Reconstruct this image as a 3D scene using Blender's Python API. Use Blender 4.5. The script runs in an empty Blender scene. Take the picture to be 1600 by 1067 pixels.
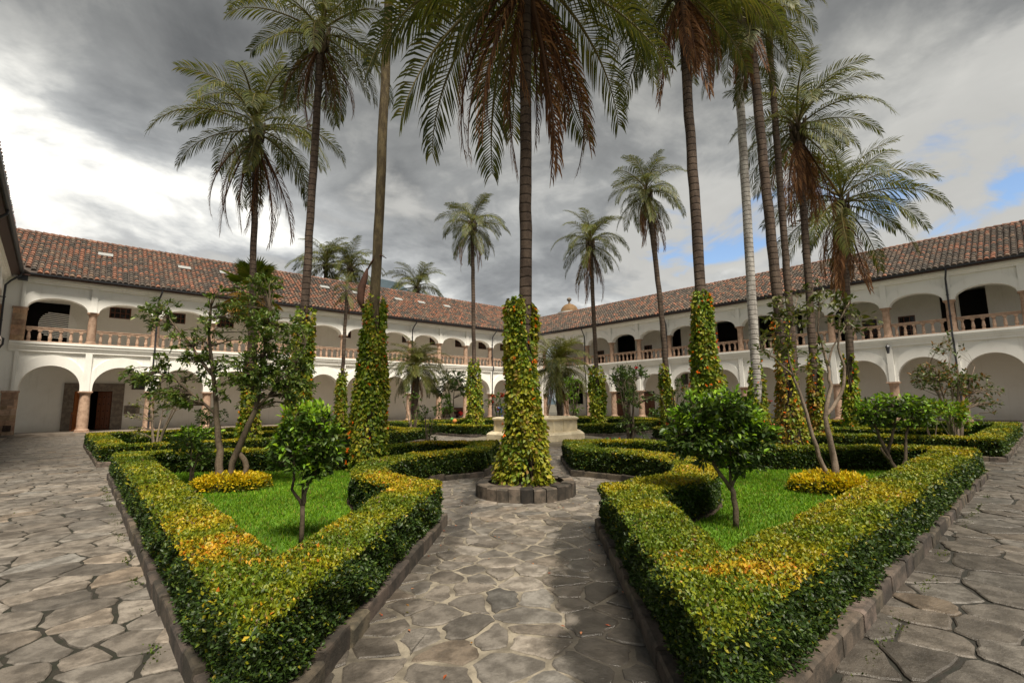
import bpy, math, random
import numpy as np
from mathutils import Matrix, Vector

R = random.Random(7)
NP = np.random.default_rng(11)
scene = bpy.context.scene
col = scene.collection
rad = math.radians

# ------------------------------------------------------------------ camera
YAW, PIT, ROLL = 0.72933, 0.129966, -0.012835
F = Vector((math.sin(YAW) * math.cos(PIT), math.cos(YAW) * math.cos(PIT), math.sin(PIT)))
X0 = Vector((math.cos(YAW), -math.sin(YAW), 0))
U0 = X0.cross(F)
RT = math.cos(ROLL) * X0 + math.sin(ROLL) * U0
UP = -math.sin(ROLL) * X0 + math.cos(ROLL) * U0
cam_d = bpy.data.cameras.new('camera')
cam = bpy.data.objects.new('camera', cam_d)
col.objects.link(cam)
cam_d.sensor_width = 36.0
cam_d.lens = 749.61 / 1600 * 36
cam_d.clip_end = 9000
cam_d.clip_start = 0.05
m = Matrix((RT, UP, -F)).transposed().to_4x4()
m.translation = Vector((0, 0, 1.6))
cam.matrix_world = m
scene.camera = cam

# ------------------------------------------------------------------ light
SUN_DIR = Vector((-0.16, -0.50, 0.85)).normalized()
EXPOSURE = 1.32
sun_d = bpy.data.lights.new('sun', 'SUN')
sun_d.energy = 2.6
sun_d.angle = rad(20)
sun_d.color = (1.0, 0.91, 0.77)
sun = bpy.data.objects.new('sun', sun_d)
col.objects.link(sun)
sun.rotation_euler = SUN_DIR.to_track_quat('Z', 'Y').to_euler()
sun.location = (0, 0, 40)
scene.view_settings.view_transform = 'Standard'
scene.view_settings.look = 'None'
scene.view_settings.exposure = EXPOSURE
scene.view_settings.gamma = 1.0
scene.view_settings.use_curve_mapping = False
scene.cycles.max_bounces = 8
scene.cycles.diffuse_bounces = 4
scene.cycles.glossy_bounces = 3
scene.cycles.transmission_bounces = 4
scene.cycles.transparent_max_bounces = 8
scene.cycles.use_denoising = True


class NT:
    """short-hand for building node trees"""
    def __init__(self, tree):
        self.t = tree

    def n(self, typ, ins=None, **props):
        nd = self.t.nodes.new(typ)
        for k, v in props.items():
            setattr(nd, k, v)
        for k, v in (ins or {}).items():
            s = nd.inputs[k]
            if isinstance(v, bpy.types.NodeSocket):
                self.t.links.new(v, s)
            else:
                s.default_value = v
        return nd

    def math(self, op, a, b=0.0, c=None, clamp=False):
        ins = {0: a, 1: b}
        if c is not None:
            ins[2] = c
        return self.n('ShaderNodeMath', ins, operation=op, use_clamp=clamp).outputs[0]

    def ramp(self, fac, stops, interp='LINEAR'):
        nd = self.n('ShaderNodeValToRGB', {0: fac})
        cr = nd.color_ramp
        cr.interpolation = interp
        while len(cr.elements) < len(stops):
            cr.elements.new(0.5)
        for e, (p, c) in zip(cr.elements, stops):
            e.position = p
            e.color = (*c, 1) if len(c) == 3 else c
        return nd.outputs[0]

    def mix(self, fac, a, b, blend='MIX'):
        nd = self.n('ShaderNodeMix', data_type='RGBA', blend_type=blend)
        for s, v in ((nd.inputs[0], fac), (nd.inputs[6], a), (nd.inputs[7], b)):
            if isinstance(v, bpy.types.NodeSocket):
                self.t.links.new(v, s)
            else:
                s.default_value = v if not (isinstance(v, tuple) and len(v) == 3) else (*v, 1)
        return nd.outputs[2]

    def smooth(self, v, a, b):
        nd = self.n('ShaderNodeMapRange', {0: v, 1: a, 2: b, 3: 0.0, 4: 1.0}, interpolation_type='SMOOTHSTEP')
        return nd.outputs[0]

    def noise(self, vec, scale, detail=4, rough=0.55, dist=0.0, out='Fac'):
        nd = self.n('ShaderNodeTexNoise', {'Scale': scale, 'Detail': detail, 'Roughness': rough, 'Distortion': dist})
        if vec is not None:
            self.t.links.new(vec, nd.inputs['Vector'])
        return nd.outputs[out]


# ------------------------------------------------------------------ sky: clouds with blue breaks
world = bpy.data.worlds.new('World')
scene.world = world
world.use_nodes = True
wt = NT(world.node_tree)
world.node_tree.nodes.clear()
sun_el = math.asin(SUN_DIR.z)
sun_az = math.atan2(SUN_DIR.x, SUN_DIR.y)
sky = wt.n('ShaderNodeTexSky', sky_type='NISHITA', sun_disc=False, sun_elevation=sun_el, sun_rotation=sun_az,
           air_density=1.0, dust_density=0.6, ozone_density=1.5)
gen = wt.n('ShaderNodeTexCoord').outputs['Generated']
sep = wt.n('ShaderNodeSeparateXYZ', {0: gen})
dz = wt.math('ADD', wt.math('MAXIMUM', sep.outputs[2], 0.0), 0.22)
cx = wt.math('DIVIDE', sep.outputs[0], dz)
cy = wt.math('DIVIDE', sep.outputs[1], dz)
cvec = wt.n('ShaderNodeCombineXYZ', {0: cx, 1: cy, 2: 3.7}).outputs[0]
n_big = wt.noise(cvec, 0.9, 3, 0.5, 0.3)
n_med = wt.noise(cvec, 2.3, 6, 0.55, 0.5)
n_fine = wt.noise(cvec, 5.5, 6, 0.6, 0.3)


def dir_dot(v):
    return wt.n('ShaderNodeVectorMath', {0: gen, 1: v}, operation='DOT_PRODUCT').outputs['Value']


body = wt.math('ADD', wt.math('MULTIPLY', n_big, 0.45), wt.math('ADD', wt.math('MULTIPLY', n_med, 0.38), wt.math('MULTIPLY', n_fine, 0.17)))
shade = wt.ramp(body, [(0.36, (0.050, 0.052, 0.055)), (0.45, (0.086, 0.089, 0.091)), (0.53, (0.142, 0.145, 0.144)), (0.62, (0.28, 0.278, 0.262))])
# thinner cloud lets more light through low down and towards the bright break on the left
low = wt.smooth(sep.outputs[2], 0.62, 0.12)
lift = wt.math('ADD', 0.66, wt.math('MULTIPLY', low, 1.0))
gd = wt.math('SUBTRACT', dir_dot((-0.10, 0.955, 0.28)), wt.math('MULTIPLY', wt.smooth(sep.outputs[2], 0.24, 0.60), 0.22))
wob = wt.math('MULTIPLY', wt.math('SUBTRACT', body, 0.5), 1.0)
glow_w = wt.smooth(wt.math('ADD', gd, wt.math('MULTIPLY', wob, 1.05)), 0.885, 1.09)
veil = wt.math('MULTIPLY', wt.smooth(gd, 0.72, 1.0), 0.85)
lift = wt.math('ADD', lift, veil)
cl = wt.n('ShaderNodeVectorMath', {0: shade, 3: lift}, operation='SCALE').outputs[0]
gcol = wt.n('ShaderNodeVectorMath', {0: (1.0, 0.97, 0.89), 3: wt.math('ADD', 0.0, wt.math('MULTIPLY', body, 1.0))}, operation='SCALE').outputs[0]
bright = wt.mix(glow_w, cl, gcol)
# breaks of blue low on the right
gapzone = wt.smooth(dir_dot((0.955, 0.06, 0.27)), 0.93, 0.995)
gapzone2 = wt.smooth(dir_dot((0.86, 0.42, 0.28)), 0.965, 0.998)
gz = wt.math('MAXIMUM', gapzone, wt.math('MULTIPLY', gapzone2, 0.75))
gap = wt.smooth(wt.math('ADD', wt.math('MULTIPLY', gz, 0.48), wt.math('MULTIPLY', wt.math('SUBTRACT', 0.5, n_med), 2.0)), 0.44, 0.70)
rim = wt.smooth(wt.math('ADD', wt.math('MULTIPLY', gz, 0.62), wt.math('MULTIPLY', wt.math('SUBTRACT', 0.5, n_med), 1.9)), 0.12, 0.40)
bright2 = wt.mix(wt.math('MULTIPLY', rim, 0.72), bright, (0.27, 0.266, 0.25))
blue = wt.n('ShaderNodeVectorMath', {0: sky.outputs[0], 3: 0.075}, operation='SCALE').outputs[0]
skycol = wt.mix(gap, bright2, blue)
bg = wt.n('ShaderNodeBackground', {0: skycol, 1: 1.0})
wo = wt.n('ShaderNodeOutputWorld', {0: bg.outputs[0]})


# ------------------------------------------------------------------ materials
def mat(name):
    mt = bpy.data.materials.new(name)
    mt.use_nodes = True
    mt.node_tree.nodes.clear()
    return mt, NT(mt.node_tree)


def finish(t, shader):
    t.n('ShaderNodeOutputMaterial', {0: shader})


def leaf_mat(name, rough=0.42, trans=0.25, spec=0.45):
    mt, t = mat(name)
    c = t.n('ShaderNodeAttribute', attribute_name='col').outputs['Color']
    p = t.n('ShaderNodeBsdfPrincipled', {'Base Color': c, 'Roughness': rough, 'Specular IOR Level': spec})
    tr = t.n('ShaderNodeBsdfTranslucent', {'Color': t.n('ShaderNodeVectorMath', {0: c, 1: (1.3, 1.25, 0.6)}, operation='MULTIPLY').outputs[0]})
    mx = t.n('ShaderNodeMixShader', {0: trans, 1: p.outputs[0], 2: tr.outputs[0]})
    finish(t, mx.outputs[0])
    return mt


def stone_mat(name, attr=True, base=(0.3, 0.28, 0.25), c2=None, scale=6, rough=0.8, bump=0.25, stain=0.35, fine=40, wet_shade=False, rand=0.25):
    """rock-like surface: base colour (times the piece's own 'col'), noise mottling, pits"""
    mt, t = mat(name)
    pos = t.n('ShaderNodeNewGeometry').outputs['Position']
    n1 = t.noise(pos, scale, 6, 0.6)
    n2 = t.noise(pos, fine, 5, 0.65)
    n3 = t.noise(pos, scale * 0.23, 3, 0.5)
    c2 = c2 or tuple(x * 0.55 for x in base)
    c = t.mix(t.smooth(n1, 0.38, 0.62), c2, base)
    if attr:
        c = t.mix(1.0, c, t.n('ShaderNodeAttribute', attribute_name='col').outputs['Color'], 'MULTIPLY')
    c = t.mix(t.math('MULTIPLY', t.smooth(n2, 0.52, 0.75), stain), c, tuple(x * 0.45 for x in base))
    c = t.mix(t.math('MULTIPLY', t.smooth(n3, 0.5, 0.7), stain * 0.7), c, tuple(x * 0.6 for x in c2))
    n4 = t.noise(pos, fine * 3.1, 3, 0.7)
    grain = t.math('ADD', 0.80, t.math('MULTIPLY', n4, 0.40))
    c = t.n('ShaderNodeVectorMath', {0: c, 3: grain}, operation='SCALE').outputs[0]
    rnd = t.n('ShaderNodeObjectInfo').outputs['Random']
    k = t.math('ADD', 1.0 - rand, t.math('MULTIPLY', rnd, 2 * rand))
    c = t.n('ShaderNodeVectorMath', {0: c, 3: k}, operation='SCALE').outputs[0]
    r = t.math('ADD', rough - 0.12, t.math('MULTIPLY', n2, 0.22))
    if wet_shade:
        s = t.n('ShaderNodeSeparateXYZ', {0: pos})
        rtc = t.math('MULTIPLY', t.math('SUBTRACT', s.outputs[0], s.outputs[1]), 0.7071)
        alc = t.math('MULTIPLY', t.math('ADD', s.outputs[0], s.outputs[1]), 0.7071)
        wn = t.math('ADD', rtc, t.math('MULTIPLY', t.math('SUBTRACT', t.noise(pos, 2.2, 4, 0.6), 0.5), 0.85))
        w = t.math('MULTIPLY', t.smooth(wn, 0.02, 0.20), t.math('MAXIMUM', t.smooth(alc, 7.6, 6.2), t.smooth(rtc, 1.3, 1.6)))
        w = t.math('MULTIPLY', w, t.math('ADD', 0.52, t.math('MULTIPLY', t.smooth(rtc, 1.7, 1.25), 0.48)))  # right walkway: shading painted into the colour at part strength, beside the wet path
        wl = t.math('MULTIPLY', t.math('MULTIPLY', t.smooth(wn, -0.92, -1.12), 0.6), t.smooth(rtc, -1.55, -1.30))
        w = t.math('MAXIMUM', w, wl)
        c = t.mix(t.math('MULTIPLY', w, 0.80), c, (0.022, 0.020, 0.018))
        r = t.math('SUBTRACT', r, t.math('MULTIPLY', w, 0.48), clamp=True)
    b = t.n('ShaderNodeBump', {'Strength': bump, 'Distance': 0.02, 'Height': t.math('ADD', t.math('ADD', t.math('MULTIPLY', n2, 0.6), t.math('MULTIPLY', n4, 0.25)), n1)})
    p = t.n('ShaderNodeBsdfPrincipled', {'Base Color': c, 'Roughness': r, 'Normal': b.outputs[0]})
    finish(t, p.outputs[0])
    return mt


def plain(name, c, rough=0.6, metal=0.0, noise=0.15, scale=8, bump=0.0, spec=0.5):
    mt, t = mat(name)
    pos = t.n('ShaderNodeTexCoord').outputs['Object']
    n1 = t.noise(pos, scale, 5, 0.6)
    cc = t.mix(t.math('MULTIPLY', t.smooth(n1, 0.4, 0.7), noise * 2), c, tuple(x * 0.55 for x in c))
    ins = {'Base Color': cc, 'Roughness': rough, 'Metallic': metal, 'Specular IOR Level': spec}
    if bump:
        ins['Normal'] = t.n('ShaderNodeBump', {'Strength': bump, 'Distance': 0.02, 'Height': n1}).outputs[0]
    p = t.n('ShaderNodeBsdfPrincipled', ins)
    finish(t, p.outputs[0])
    return mt


def plaster(name, c=(0.86, 0.85, 0.81)):
    mt, t = mat(name)
    pos = t.n('ShaderNodeTexCoord').outputs['Object']
    n1 = t.noise(pos, 0.7, 5, 0.6)
    st = t.n('ShaderNodeVectorMath', {0: pos, 1: (3.0, 3.0, 0.25)}, operation='MULTIPLY').outputs[0]
    n2 = t.noise(st, 1.4, 5, 0.6)
    n3 = t.noise(pos, 9, 5, 0.6)
    cc = t.mix(t.math('MULTIPLY', t.smooth(n1, 0.45, 0.7), 0.35), c, tuple(x * f for x, f in zip(c, (0.84, 0.83, 0.80))))
    zz = t.n('ShaderNodeSeparateXYZ', {0: t.n('ShaderNodeNewGeometry').outputs['Position']}).outputs[2]
    damp = t.math('MULTIPLY', t.smooth(t.math('ADD', zz, t.math('MULTIPLY', n1, 1.6)), 1.75, 0.75), 0.55)
    cc = t.mix(damp, cc, tuple(x * f for x, f in zip(c, (0.66, 0.62, 0.55))))
    n5 = t.noise(pos, 3.2, 6, 0.7, 1.2)
    crack = t.smooth(t.math('ABSOLUTE', t.math('SUBTRACT', n5, 0.5)), 0.012, 0.003)
    cc = t.mix(t.math('MULTIPLY', crack, t.math('MULTIPLY', t.smooth(n1, 0.5, 0.65), 0.3)), cc, tuple(x * 0.5 for x in c))
    cc = t.mix(t.math('MULTIPLY', t.smooth(n2, 0.54, 0.78), 0.34), cc, tuple(x * f for x, f in zip(c, (0.70, 0.68, 0.64))))
    b = t.n('ShaderNodeBump', {'Strength': 0.12, 'Distance': 0.02, 'Height': n3})
    p = t.n('ShaderNodeBsdfPrincipled', {'Base Color': cc, 'Roughness': 0.85, 'Normal': b.outputs[0], 'Specular IOR Level': 0.25})
    finish(t, p.outputs[0])
    return mt


def bark_mat(name, c, c2, rings=0.0, scale=5):
    mt, t = mat(name)
    pos = t.n('ShaderNodeNewGeometry').outputs['Position']
    st = t.n('ShaderNodeVectorMath', {0: pos, 1: (1.0, 1.0, 0.35)}, operation='MULTIPLY').outputs[0]
    n1 = t.noise(st, scale, 6, 0.65)
    n2 = t.noise(pos, scale * 6, 4, 0.6)
    cc = t.mix(t.smooth(n1, 0.36, 0.66), c2, c)
    cc = t.mix(t.math('MULTIPLY', t.smooth(n2, 0.5, 0.72), 0.5), cc, tuple(x * 0.4 for x in c2))
    h = t.math('ADD', n1, t.math('MULTIPLY', n2, 0.5))
    if rings:
        z = t.n('ShaderNodeSeparateXYZ', {0: pos}).outputs[2]
        zz = t.math('ADD', z, t.math('MULTIPLY', n1, 0.06))
        w = t.math('FRACT', t.math('MULTIPLY', zz, rings))
        ring = t.smooth(t.math('ABSOLUTE', t.math('SUBTRACT', w, 0.5)), 0.36, 0.48)
        cc = t.mix(t.math('MULTIPLY', ring, 0.75), cc, tuple(x * 0.35 for x in c2))
        h = t.math('SUBTRACT', h, ring)
    b = t.n('ShaderNodeBump', {'Strength': 0.5, 'Distance': 0.03, 'Height': h})
    p = t.n('ShaderNodeBsdfPrincipled', {'Base Color': cc, 'Roughness': 0.85, 'Normal': b.outputs[0], 'Specular IOR Level': 0.2})
    finish(t, p.outputs[0])
    return mt


M = {}
M['hedge_leaf'] = leaf_mat('hedge_leaf', 0.48, 0.2, 0.38)
M['leaf'] = leaf_mat('glossy_leaf', 0.45, 0.28, 0.38)
M['vine_leaf'] = leaf_mat('vine_leaf', 0.5, 0.3, 0.3)
M['frond'] = leaf_mat('palm_frond', 0.52, 0.25, 0.28)
M['dry_frond'] = leaf_mat('dry_palm_frond', 0.8, 0.15, 0.15)
M['flower'] = leaf_mat('flower_petal', 0.6, 0.25, 0.2)
M['grass'] = leaf_mat('grass_blade', 0.6, 0.3, 0.25)
M['core'] = plain('hedge_twigs', (0.035, 0.036, 0.014), 0.95, noise=0.4, scale=30, spec=0.1)
M['plaster'] = plaster('white_limewash')
M['plaster_in'] = plaster('gallery_limewash', (0.82, 0.79, 0.73))
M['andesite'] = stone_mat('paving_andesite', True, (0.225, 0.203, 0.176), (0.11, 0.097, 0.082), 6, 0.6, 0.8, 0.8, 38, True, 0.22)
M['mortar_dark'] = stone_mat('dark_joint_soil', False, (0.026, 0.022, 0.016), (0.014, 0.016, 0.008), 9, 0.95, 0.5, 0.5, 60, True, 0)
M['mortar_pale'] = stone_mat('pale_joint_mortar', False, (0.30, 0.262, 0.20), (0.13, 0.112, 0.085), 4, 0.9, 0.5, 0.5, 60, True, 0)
M['kerb'] = stone_mat('kerb_stone_mat', True, (0.105, 0.084, 0.067), (0.040, 0.034, 0.027), 7, 0.85, 0.5, 0.5, 45, False, 0.3)
M['pinkstone'] = stone_mat('pink_andesite', True, (0.46, 0.315, 0.225), (0.33, 0.215, 0.15), 5, 0.8, 0.3, 0.35, 35, False, 0.16)
M['marble'] = stone_mat('weathered_limestone', True, (0.80, 0.70, 0.50), (0.58, 0.49, 0.33), 2.2, 0.6, 0.15, 0.35, 25, False, 0.06)
M['greystone'] = stone_mat('grey_door_stone', True, (0.27, 0.225, 0.18), (0.16, 0.13, 0.105), 4, 0.85, 0.3, 0.4, 30, False, 0.12)
M['tile'] = stone_mat('roof_clay', True, (0.30, 0.27, 0.235), (0.15, 0.135, 0.12), 7, 0.9, 0.4, 0.5, 40, False, 0.12)
M['soil'] = stone_mat('bed_soil', False, (0.075, 0.05, 0.034), (0.03, 0.02, 0.014), 14, 0.95, 0.7, 0.5, 70, False, 0)
M['lawn'] = stone_mat('lawn_turf', False, (0.11, 0.23, 0.008), (0.065, 0.15, 0.006), 4, 0.9, 0.5, 0.3, 60, False, 0)
M['metal'] = plain('dark_gutter_metal', (0.035, 0.037, 0.045), 0.45, 0.3, 0.2)
M['wood'] = plain('red_brown_wood', (0.16, 0.055, 0.022), 0.5, noise=0.3, scale=14)
M['wood_orange'] = plain('orange_varnished_wood', (0.36, 0.115, 0.025), 0.4, noise=0.25, scale=10)
M['wood_dark'] = plain('dark_bench_wood', (0.06, 0.022, 0.014), 0.45, noise=0.3, scale=12)
M['iron'] = plain('black_iron', (0.018, 0.018, 0.02), 0.5, 0.6)
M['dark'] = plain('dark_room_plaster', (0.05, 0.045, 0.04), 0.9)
M['floor'] = stone_mat('gallery_floor', False, (0.26, 0.22, 0.18), (0.17, 0.14, 0.11), 2, 0.7, 0.1, 0.2, 25, False, 0)
M['trunk'] = bark_mat('palm_trunk', (0.125, 0.092, 0.070), (0.060, 0.043, 0.034), 5.5)
M['trunk_moss'] = bark_mat('mossy_palm_trunk', (0.165, 0.130, 0.072), (0.075, 0.057, 0.035), 0.0, 8)
M['trunk_ring'] = bark_mat('ringed_palm_trunk', (0.46, 0.44, 0.41), (0.27, 0.25, 0.23), 6.0)
M['bark'] = bark_mat('tree_bark', (0.15, 0.115, 0.08), (0.06, 0.045, 0.032))
M['bark_pale'] = bark_mat('pale_tree_bark', (0.27, 0.21, 0.16), (0.13, 0.10, 0.075))
M['glass'] = plain('window_glass', (0.012, 0.013, 0.016), 0.12, 0.0, 0.0)
M['skylight'] = plain('pale_skylight_sheet', (0.36, 0.37, 0.36), 0.25, 0.0, 0.1)
M['lead'] = plain('dome_tiles', (0.21, 0.125, 0.055), 0.8, noise=0.45, scale=3)
M['hill'] = plain('haze_blue_hill_slope', (0.065, 0.090, 0.108), 0.95, noise=0.3, scale=0.01, spec=0.1)  # blue haze of distance painted into the slope colour
M['earth'] = stone_mat('far_ground', False, (0.16, 0.145, 0.11), (0.09, 0.085, 0.06), 0.3, 0.95, 0.2, 0.3, 10, False, 0)
M['cloth_blue'] = plain('blue_cloth', (0.035, 0.13, 0.42), 0.8, noise=0.2)
M['cloth_navy'] = plain('dark_trousers', (0.02, 0.025, 0.05), 0.85)
M['skin'] = plain('skin', (0.33, 0.17, 0.11), 0.55, noise=0.05)
M['hair'] = plain('dark_hair', (0.012, 0.009, 0.008), 0.5)
M['red'] = plain('red_cloth', (0.62, 0.02, 0.015), 0.6, noise=0.1)
M['sack'] = plain('pale_sack', (0.50, 0.46, 0.34), 0.85, noise=0.3, scale=6)
M['orange'] = plain('orange_cloth', (0.62, 0.24, 0.06), 0.8)
M['green'] = plain('green_cloth', (0.08, 0.30, 0.06), 0.8)
M['paint'] = plain('dark_painting', (0.035, 0.045, 0.035), 0.35, noise=0.4, scale=5)


# ------------------------------------------------------------------ mesh helpers
def make_mesh(name, V, faces=None, quads=None, tris=None, cols=None, mt=None, smooth=False):
    """mesh from vertex array and either a list of polygons or numpy arrays of quads / tris; cols: per vertex RGB"""
    me = bpy.data.meshes.new(name)
    V = np.asarray(V, np.float32).reshape(-1, 3)
    if faces is not None:
        me.from_pydata(V.tolist(), [], faces)
    else:
        parts, tot = [], []
        if quads is not None and len(quads):
            parts.append(np.asarray(quads, np.int32).reshape(-1)); tot.append(np.full(len(quads), 4, np.int32))
        if tris is not None and len(tris):
            parts.append(np.asarray(tris, np.int32).reshape(-1)); tot.append(np.full(len(tris), 3, np.int32))
        li = np.concatenate(parts); lt = np.concatenate(tot)
        ls = np.concatenate([[0], np.cumsum(lt)[:-1]]).astype(np.int32)
        me.vertices.add(len(V)); me.vertices.foreach_set('co', V.ravel())
        me.loops.add(len(li)); me.loops.foreach_set('vertex_index', li)
        me.polygons.add(len(lt)); me.polygons.foreach_set('loop_start', ls)
        me.update(calc_edges=True)
    if cols is not None:
        a = me.attributes.new('col', 'FLOAT_COLOR', 'POINT')
        cc = np.ones((len(V), 4), np.float32); cc[:, :3] = cols
        a.data.foreach_set('color', cc.ravel())
    if smooth:
        me.polygons.foreach_set('use_smooth', np.ones(len(me.polygons), bool))
    if mt is not None:
        me.materials.append(mt)
    me.update()
    return me


def link(name, me, parent=None, loc=None):
    o = bpy.data.objects.new(name, me)
    col.objects.link(o)
    if parent is not None:
        o.parent = parent
    if loc is not None:
        o.location = loc
    return o


def tag(o, label=None, cat=None, group=None, kind=None):
    if label: o['label'] = label
    if cat: o['category'] = cat
    if group: o['group'] = group
    if kind: o['kind'] = kind
    return o


def thing(name, label, cat, loc=(0, 0, 0), rz=0.0, group=None):
    o = bpy.data.objects.new(name, None)
    o.empty_display_size = 0.3
    col.objects.link(o)
    o.location = loc
    o.rotation_euler = (0, 0, rz)
    return tag(o, label, cat, group)


class MB:
    def __init__(self):
        self.v, self.f, self.c = [], [], []
        self.tint = (1, 1, 1)

    def add(self, vs, fs):
        o = len(self.v)
        self.v += [tuple(p) for p in vs]
        self.c += [self.tint] * len(vs)
        self.f += [tuple(i + o for i in f) for f in fs]

    def box(self, x0, x1, y0, y1, z0, z1, j=0.0):
        vs = [(x, y, z) for z in (z0, z1) for y in (y0, y1) for x in (x0, x1)]
        if j:
            vs = [(a + R.uniform(-j, j), b + R.uniform(-j, j), c + R.uniform(-j, j)) for a, b, c in vs]
        self.add(vs, [(0, 2, 3, 1), (4, 5, 7, 6), (0, 1, 5, 4), (2, 6, 7, 3), (0, 4, 6, 2), (1, 3, 7, 5)])
        return self

    def lathe(self, prof, n=16, c=(0, 0), cap=True, sq=False, ph=0.0):
        vs, fs = [], []
        for r, z in prof:
            for k in range(n):
                a = 2 * math.pi * k / n + ph
                vs.append((c[0] + r * math.cos(a), c[1] + r * math.sin(a), z))
        for i in range(len(prof) - 1):
            for k in range(n):
                a, b = i * n + k, i * n + (k + 1) % n
                fs.append((a, b, b + n, a + n))
        if cap:
            fs.append(tuple(range(n))[::-1])
            fs.append(tuple(range((len(prof) - 1) * n, len(prof) * n)))
        self.add(vs, fs)
        return self

    def tube(self, pts, rs, n=6, cap=True):
        pts = [Vector(p) for p in pts]
        if not isinstance(rs, (list, tuple)):
            rs = [rs] * len(pts)
        vs, fs = [], []
        ref = Vector((0.31, 0.17, 0.93))
        for i, p in enumerate(pts):
            d = (pts[min(i + 1, len(pts) - 1)] - pts[max(i - 1, 0)]).normalized()
            if abs(d.dot(ref)) > 0.95:
                a = d.cross(Vector((1, 0, 0))).normalized()
            else:
                a = d.cross(ref).normalized()
            b = d.cross(a)
            for k in range(n):
                t = 2 * math.pi * k / n
                vs.append(p + (a * math.cos(t) + b * math.sin(t)) * rs[i])
        for i in range(len(pts) - 1):
            for k in range(n):
                a, b = i * n + k, i * n + (k + 1) % n
                fs.append((a, b, b + n, a + n))
        if cap:
            fs.append(tuple(range(n))[::-1])
            fs.append(tuple(range((len(pts) - 1) * n, len(pts) * n)))
        self.add(vs, fs)
        return self

    def prism(self, poly, z0, z1):
        n = len(poly)
        self.add([(x, y, z0) for x, y in poly] + [(x, y, z1) for x, y in poly],
                 [tuple(range(n))[::-1], tuple(range(n, 2 * n))] + [(i, (i + 1) % n, (i + 1) % n + n, i + n) for i in range(n)])
        return self

    def mesh(self, name, mt, smooth=False):
        me = make_mesh(name, self.v, self.f, cols=np.array(self.c, np.float32).reshape(-1, 3) if self.c else None, mt=mt, smooth=smooth)
        return me

    def build(self, name, mt, parent=None, loc=None, smooth=False):
        return link(name, self.mesh(name, mt, smooth), parent, loc)


def smooth_by_angle(me, ang=40):
    me.polygons.foreach_set('use_smooth', np.ones(len(me.polygons), bool))
    try:
        me.set_sharp_from_angle(angle=rad(ang))
    except Exception:
        pass


# ------------------------------------------------------------------ leaf helpers (numpy)
def nrm(a):
    return a / np.maximum(np.linalg.norm(a, axis=1, keepdims=True), 1e-9)


def leaf_geo(base, d, L, W, up=None, curl=0.12, rich=False):
    """leaf blades: base points (N,3), directions d (N,3), lengths L, widths W -> verts, quads, tris, verts per leaf"""
    N = len(base)
    L = np.broadcast_to(L, (N,))[:, None]; W = np.broadcast_to(W, (N,))[:, None]
    if up is None:
        up = NP.normal(size=(N, 3)) * 0.6 + np.array([0, 0, 1.0])
    s = nrm(np.cross(d, up)); n = nrm(np.cross(s, d))
    if not rich:
        mid = base + d * L * 0.45
        V = np.stack([base, mid + s * W * 0.5 + n * W * curl, base + d * L - n * L * curl, mid - s * W * 0.5 + n * W * curl], 1)
        i = np.arange(N)[:, None] * 4
        T = np.concatenate([i + [0, 1, 2], i + [0, 2, 3]])
        return V.reshape(-1, 3), None, T, 4
    a, b = base + d * L * 0.3, base + d * L * 0.7 - n * L * curl * 0.35
    V = np.stack([base, a + s * W * 0.46 + n * W * 0.14, b + s * W * 0.36 + n * W * 0.12, base + d * L - n * L * curl,
                  b - s * W * 0.36 + n * W * 0.12, a - s * W * 0.46 + n * W * 0.14, a, b], 1)
    i = np.arange(N)[:, None] * 8
    Q = np.concatenate([i + [6, 1, 2, 7], i + [6, 7, 4, 5]])
    T = np.concatenate([i + [0, 1, 6], i + [0, 6, 5], i + [7, 2, 3], i + [7, 3, 4]])
    return V.reshape(-1, 3), Q, T, 8


def pal(N, colours, weights=None, jit=0.22):
    c = np.array(colours, float)
    w = None if weights is None else np.array(weights, float) / sum(weights)
    i = NP.choice(len(c), N, p=w)
    return np.clip(c[i] * (1 + NP.uniform(-jit, jit, (N, 1))) * (1 + NP.uniform(-0.07, 0.07, (N, 3))), 0.001, 1)


def leaf_object(name, parent, base, d, L, W, cols, mt, up=None, curl=0.12, rich=False, kind='stuff'):
    V, Q, T, k = leaf_geo(base, d, L, W, up, curl, rich)
    o = link(name, make_mesh(name, V, quads=Q, tris=T, cols=np.repeat(cols, k, 0), mt=mt), parent)
    if kind: o['kind'] = kind
    return o


def vnoise(P, s, seed=0):
    """cheap smooth value noise in the plane, 0..1"""
    q = P[:, :2] * s + np.array([seed * 17.3, seed * 9.1])
    i = np.floor(q).astype(int); f = q - i; f = f * f * (3 - 2 * f)

    def h(a, b):
        x = np.sin(a * 127.1 + b * 311.7 + seed * 74.7) * 43758.5453
        return x - np.floor(x)
    a = h(i[:, 0], i[:, 1]); b = h(i[:, 0] + 1, i[:, 1]); c = h(i[:, 0], i[:, 1] + 1); e = h(i[:, 0] + 1, i[:, 1] + 1)
    return (a * (1 - f[:, 0]) + b * f[:, 0]) * (1 - f[:, 1]) + (c * (1 - f[:, 0]) + e * f[:, 0]) * f[:, 1]


def AR(al, rt):
    """garden diagonal coordinates (along, right) -> world x, y"""
    return ((al + rt) * 0.70711, (al - rt) * 0.70711)


# ------------------------------------------------------------------ ground sheets
def sheet(name, x0, x1, y0, y1, z, mt, nx=1, ny=1):
    vs = [(x0 + (x1 - x0) * i / nx, y0 + (y1 - y0) * j / ny, z) for j in range(ny + 1) for i in range(nx + 1)]
    fs = [(j * (nx + 1) + i, j * (nx + 1) + i + 1, (j + 1) * (nx + 1) + i + 1, (j + 1) * (nx + 1) + i) for j in range(ny) for i in range(nx)]
    return tag(link(name, make_mesh(name, vs, fs, mt=mt)), kind='structure')


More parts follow.
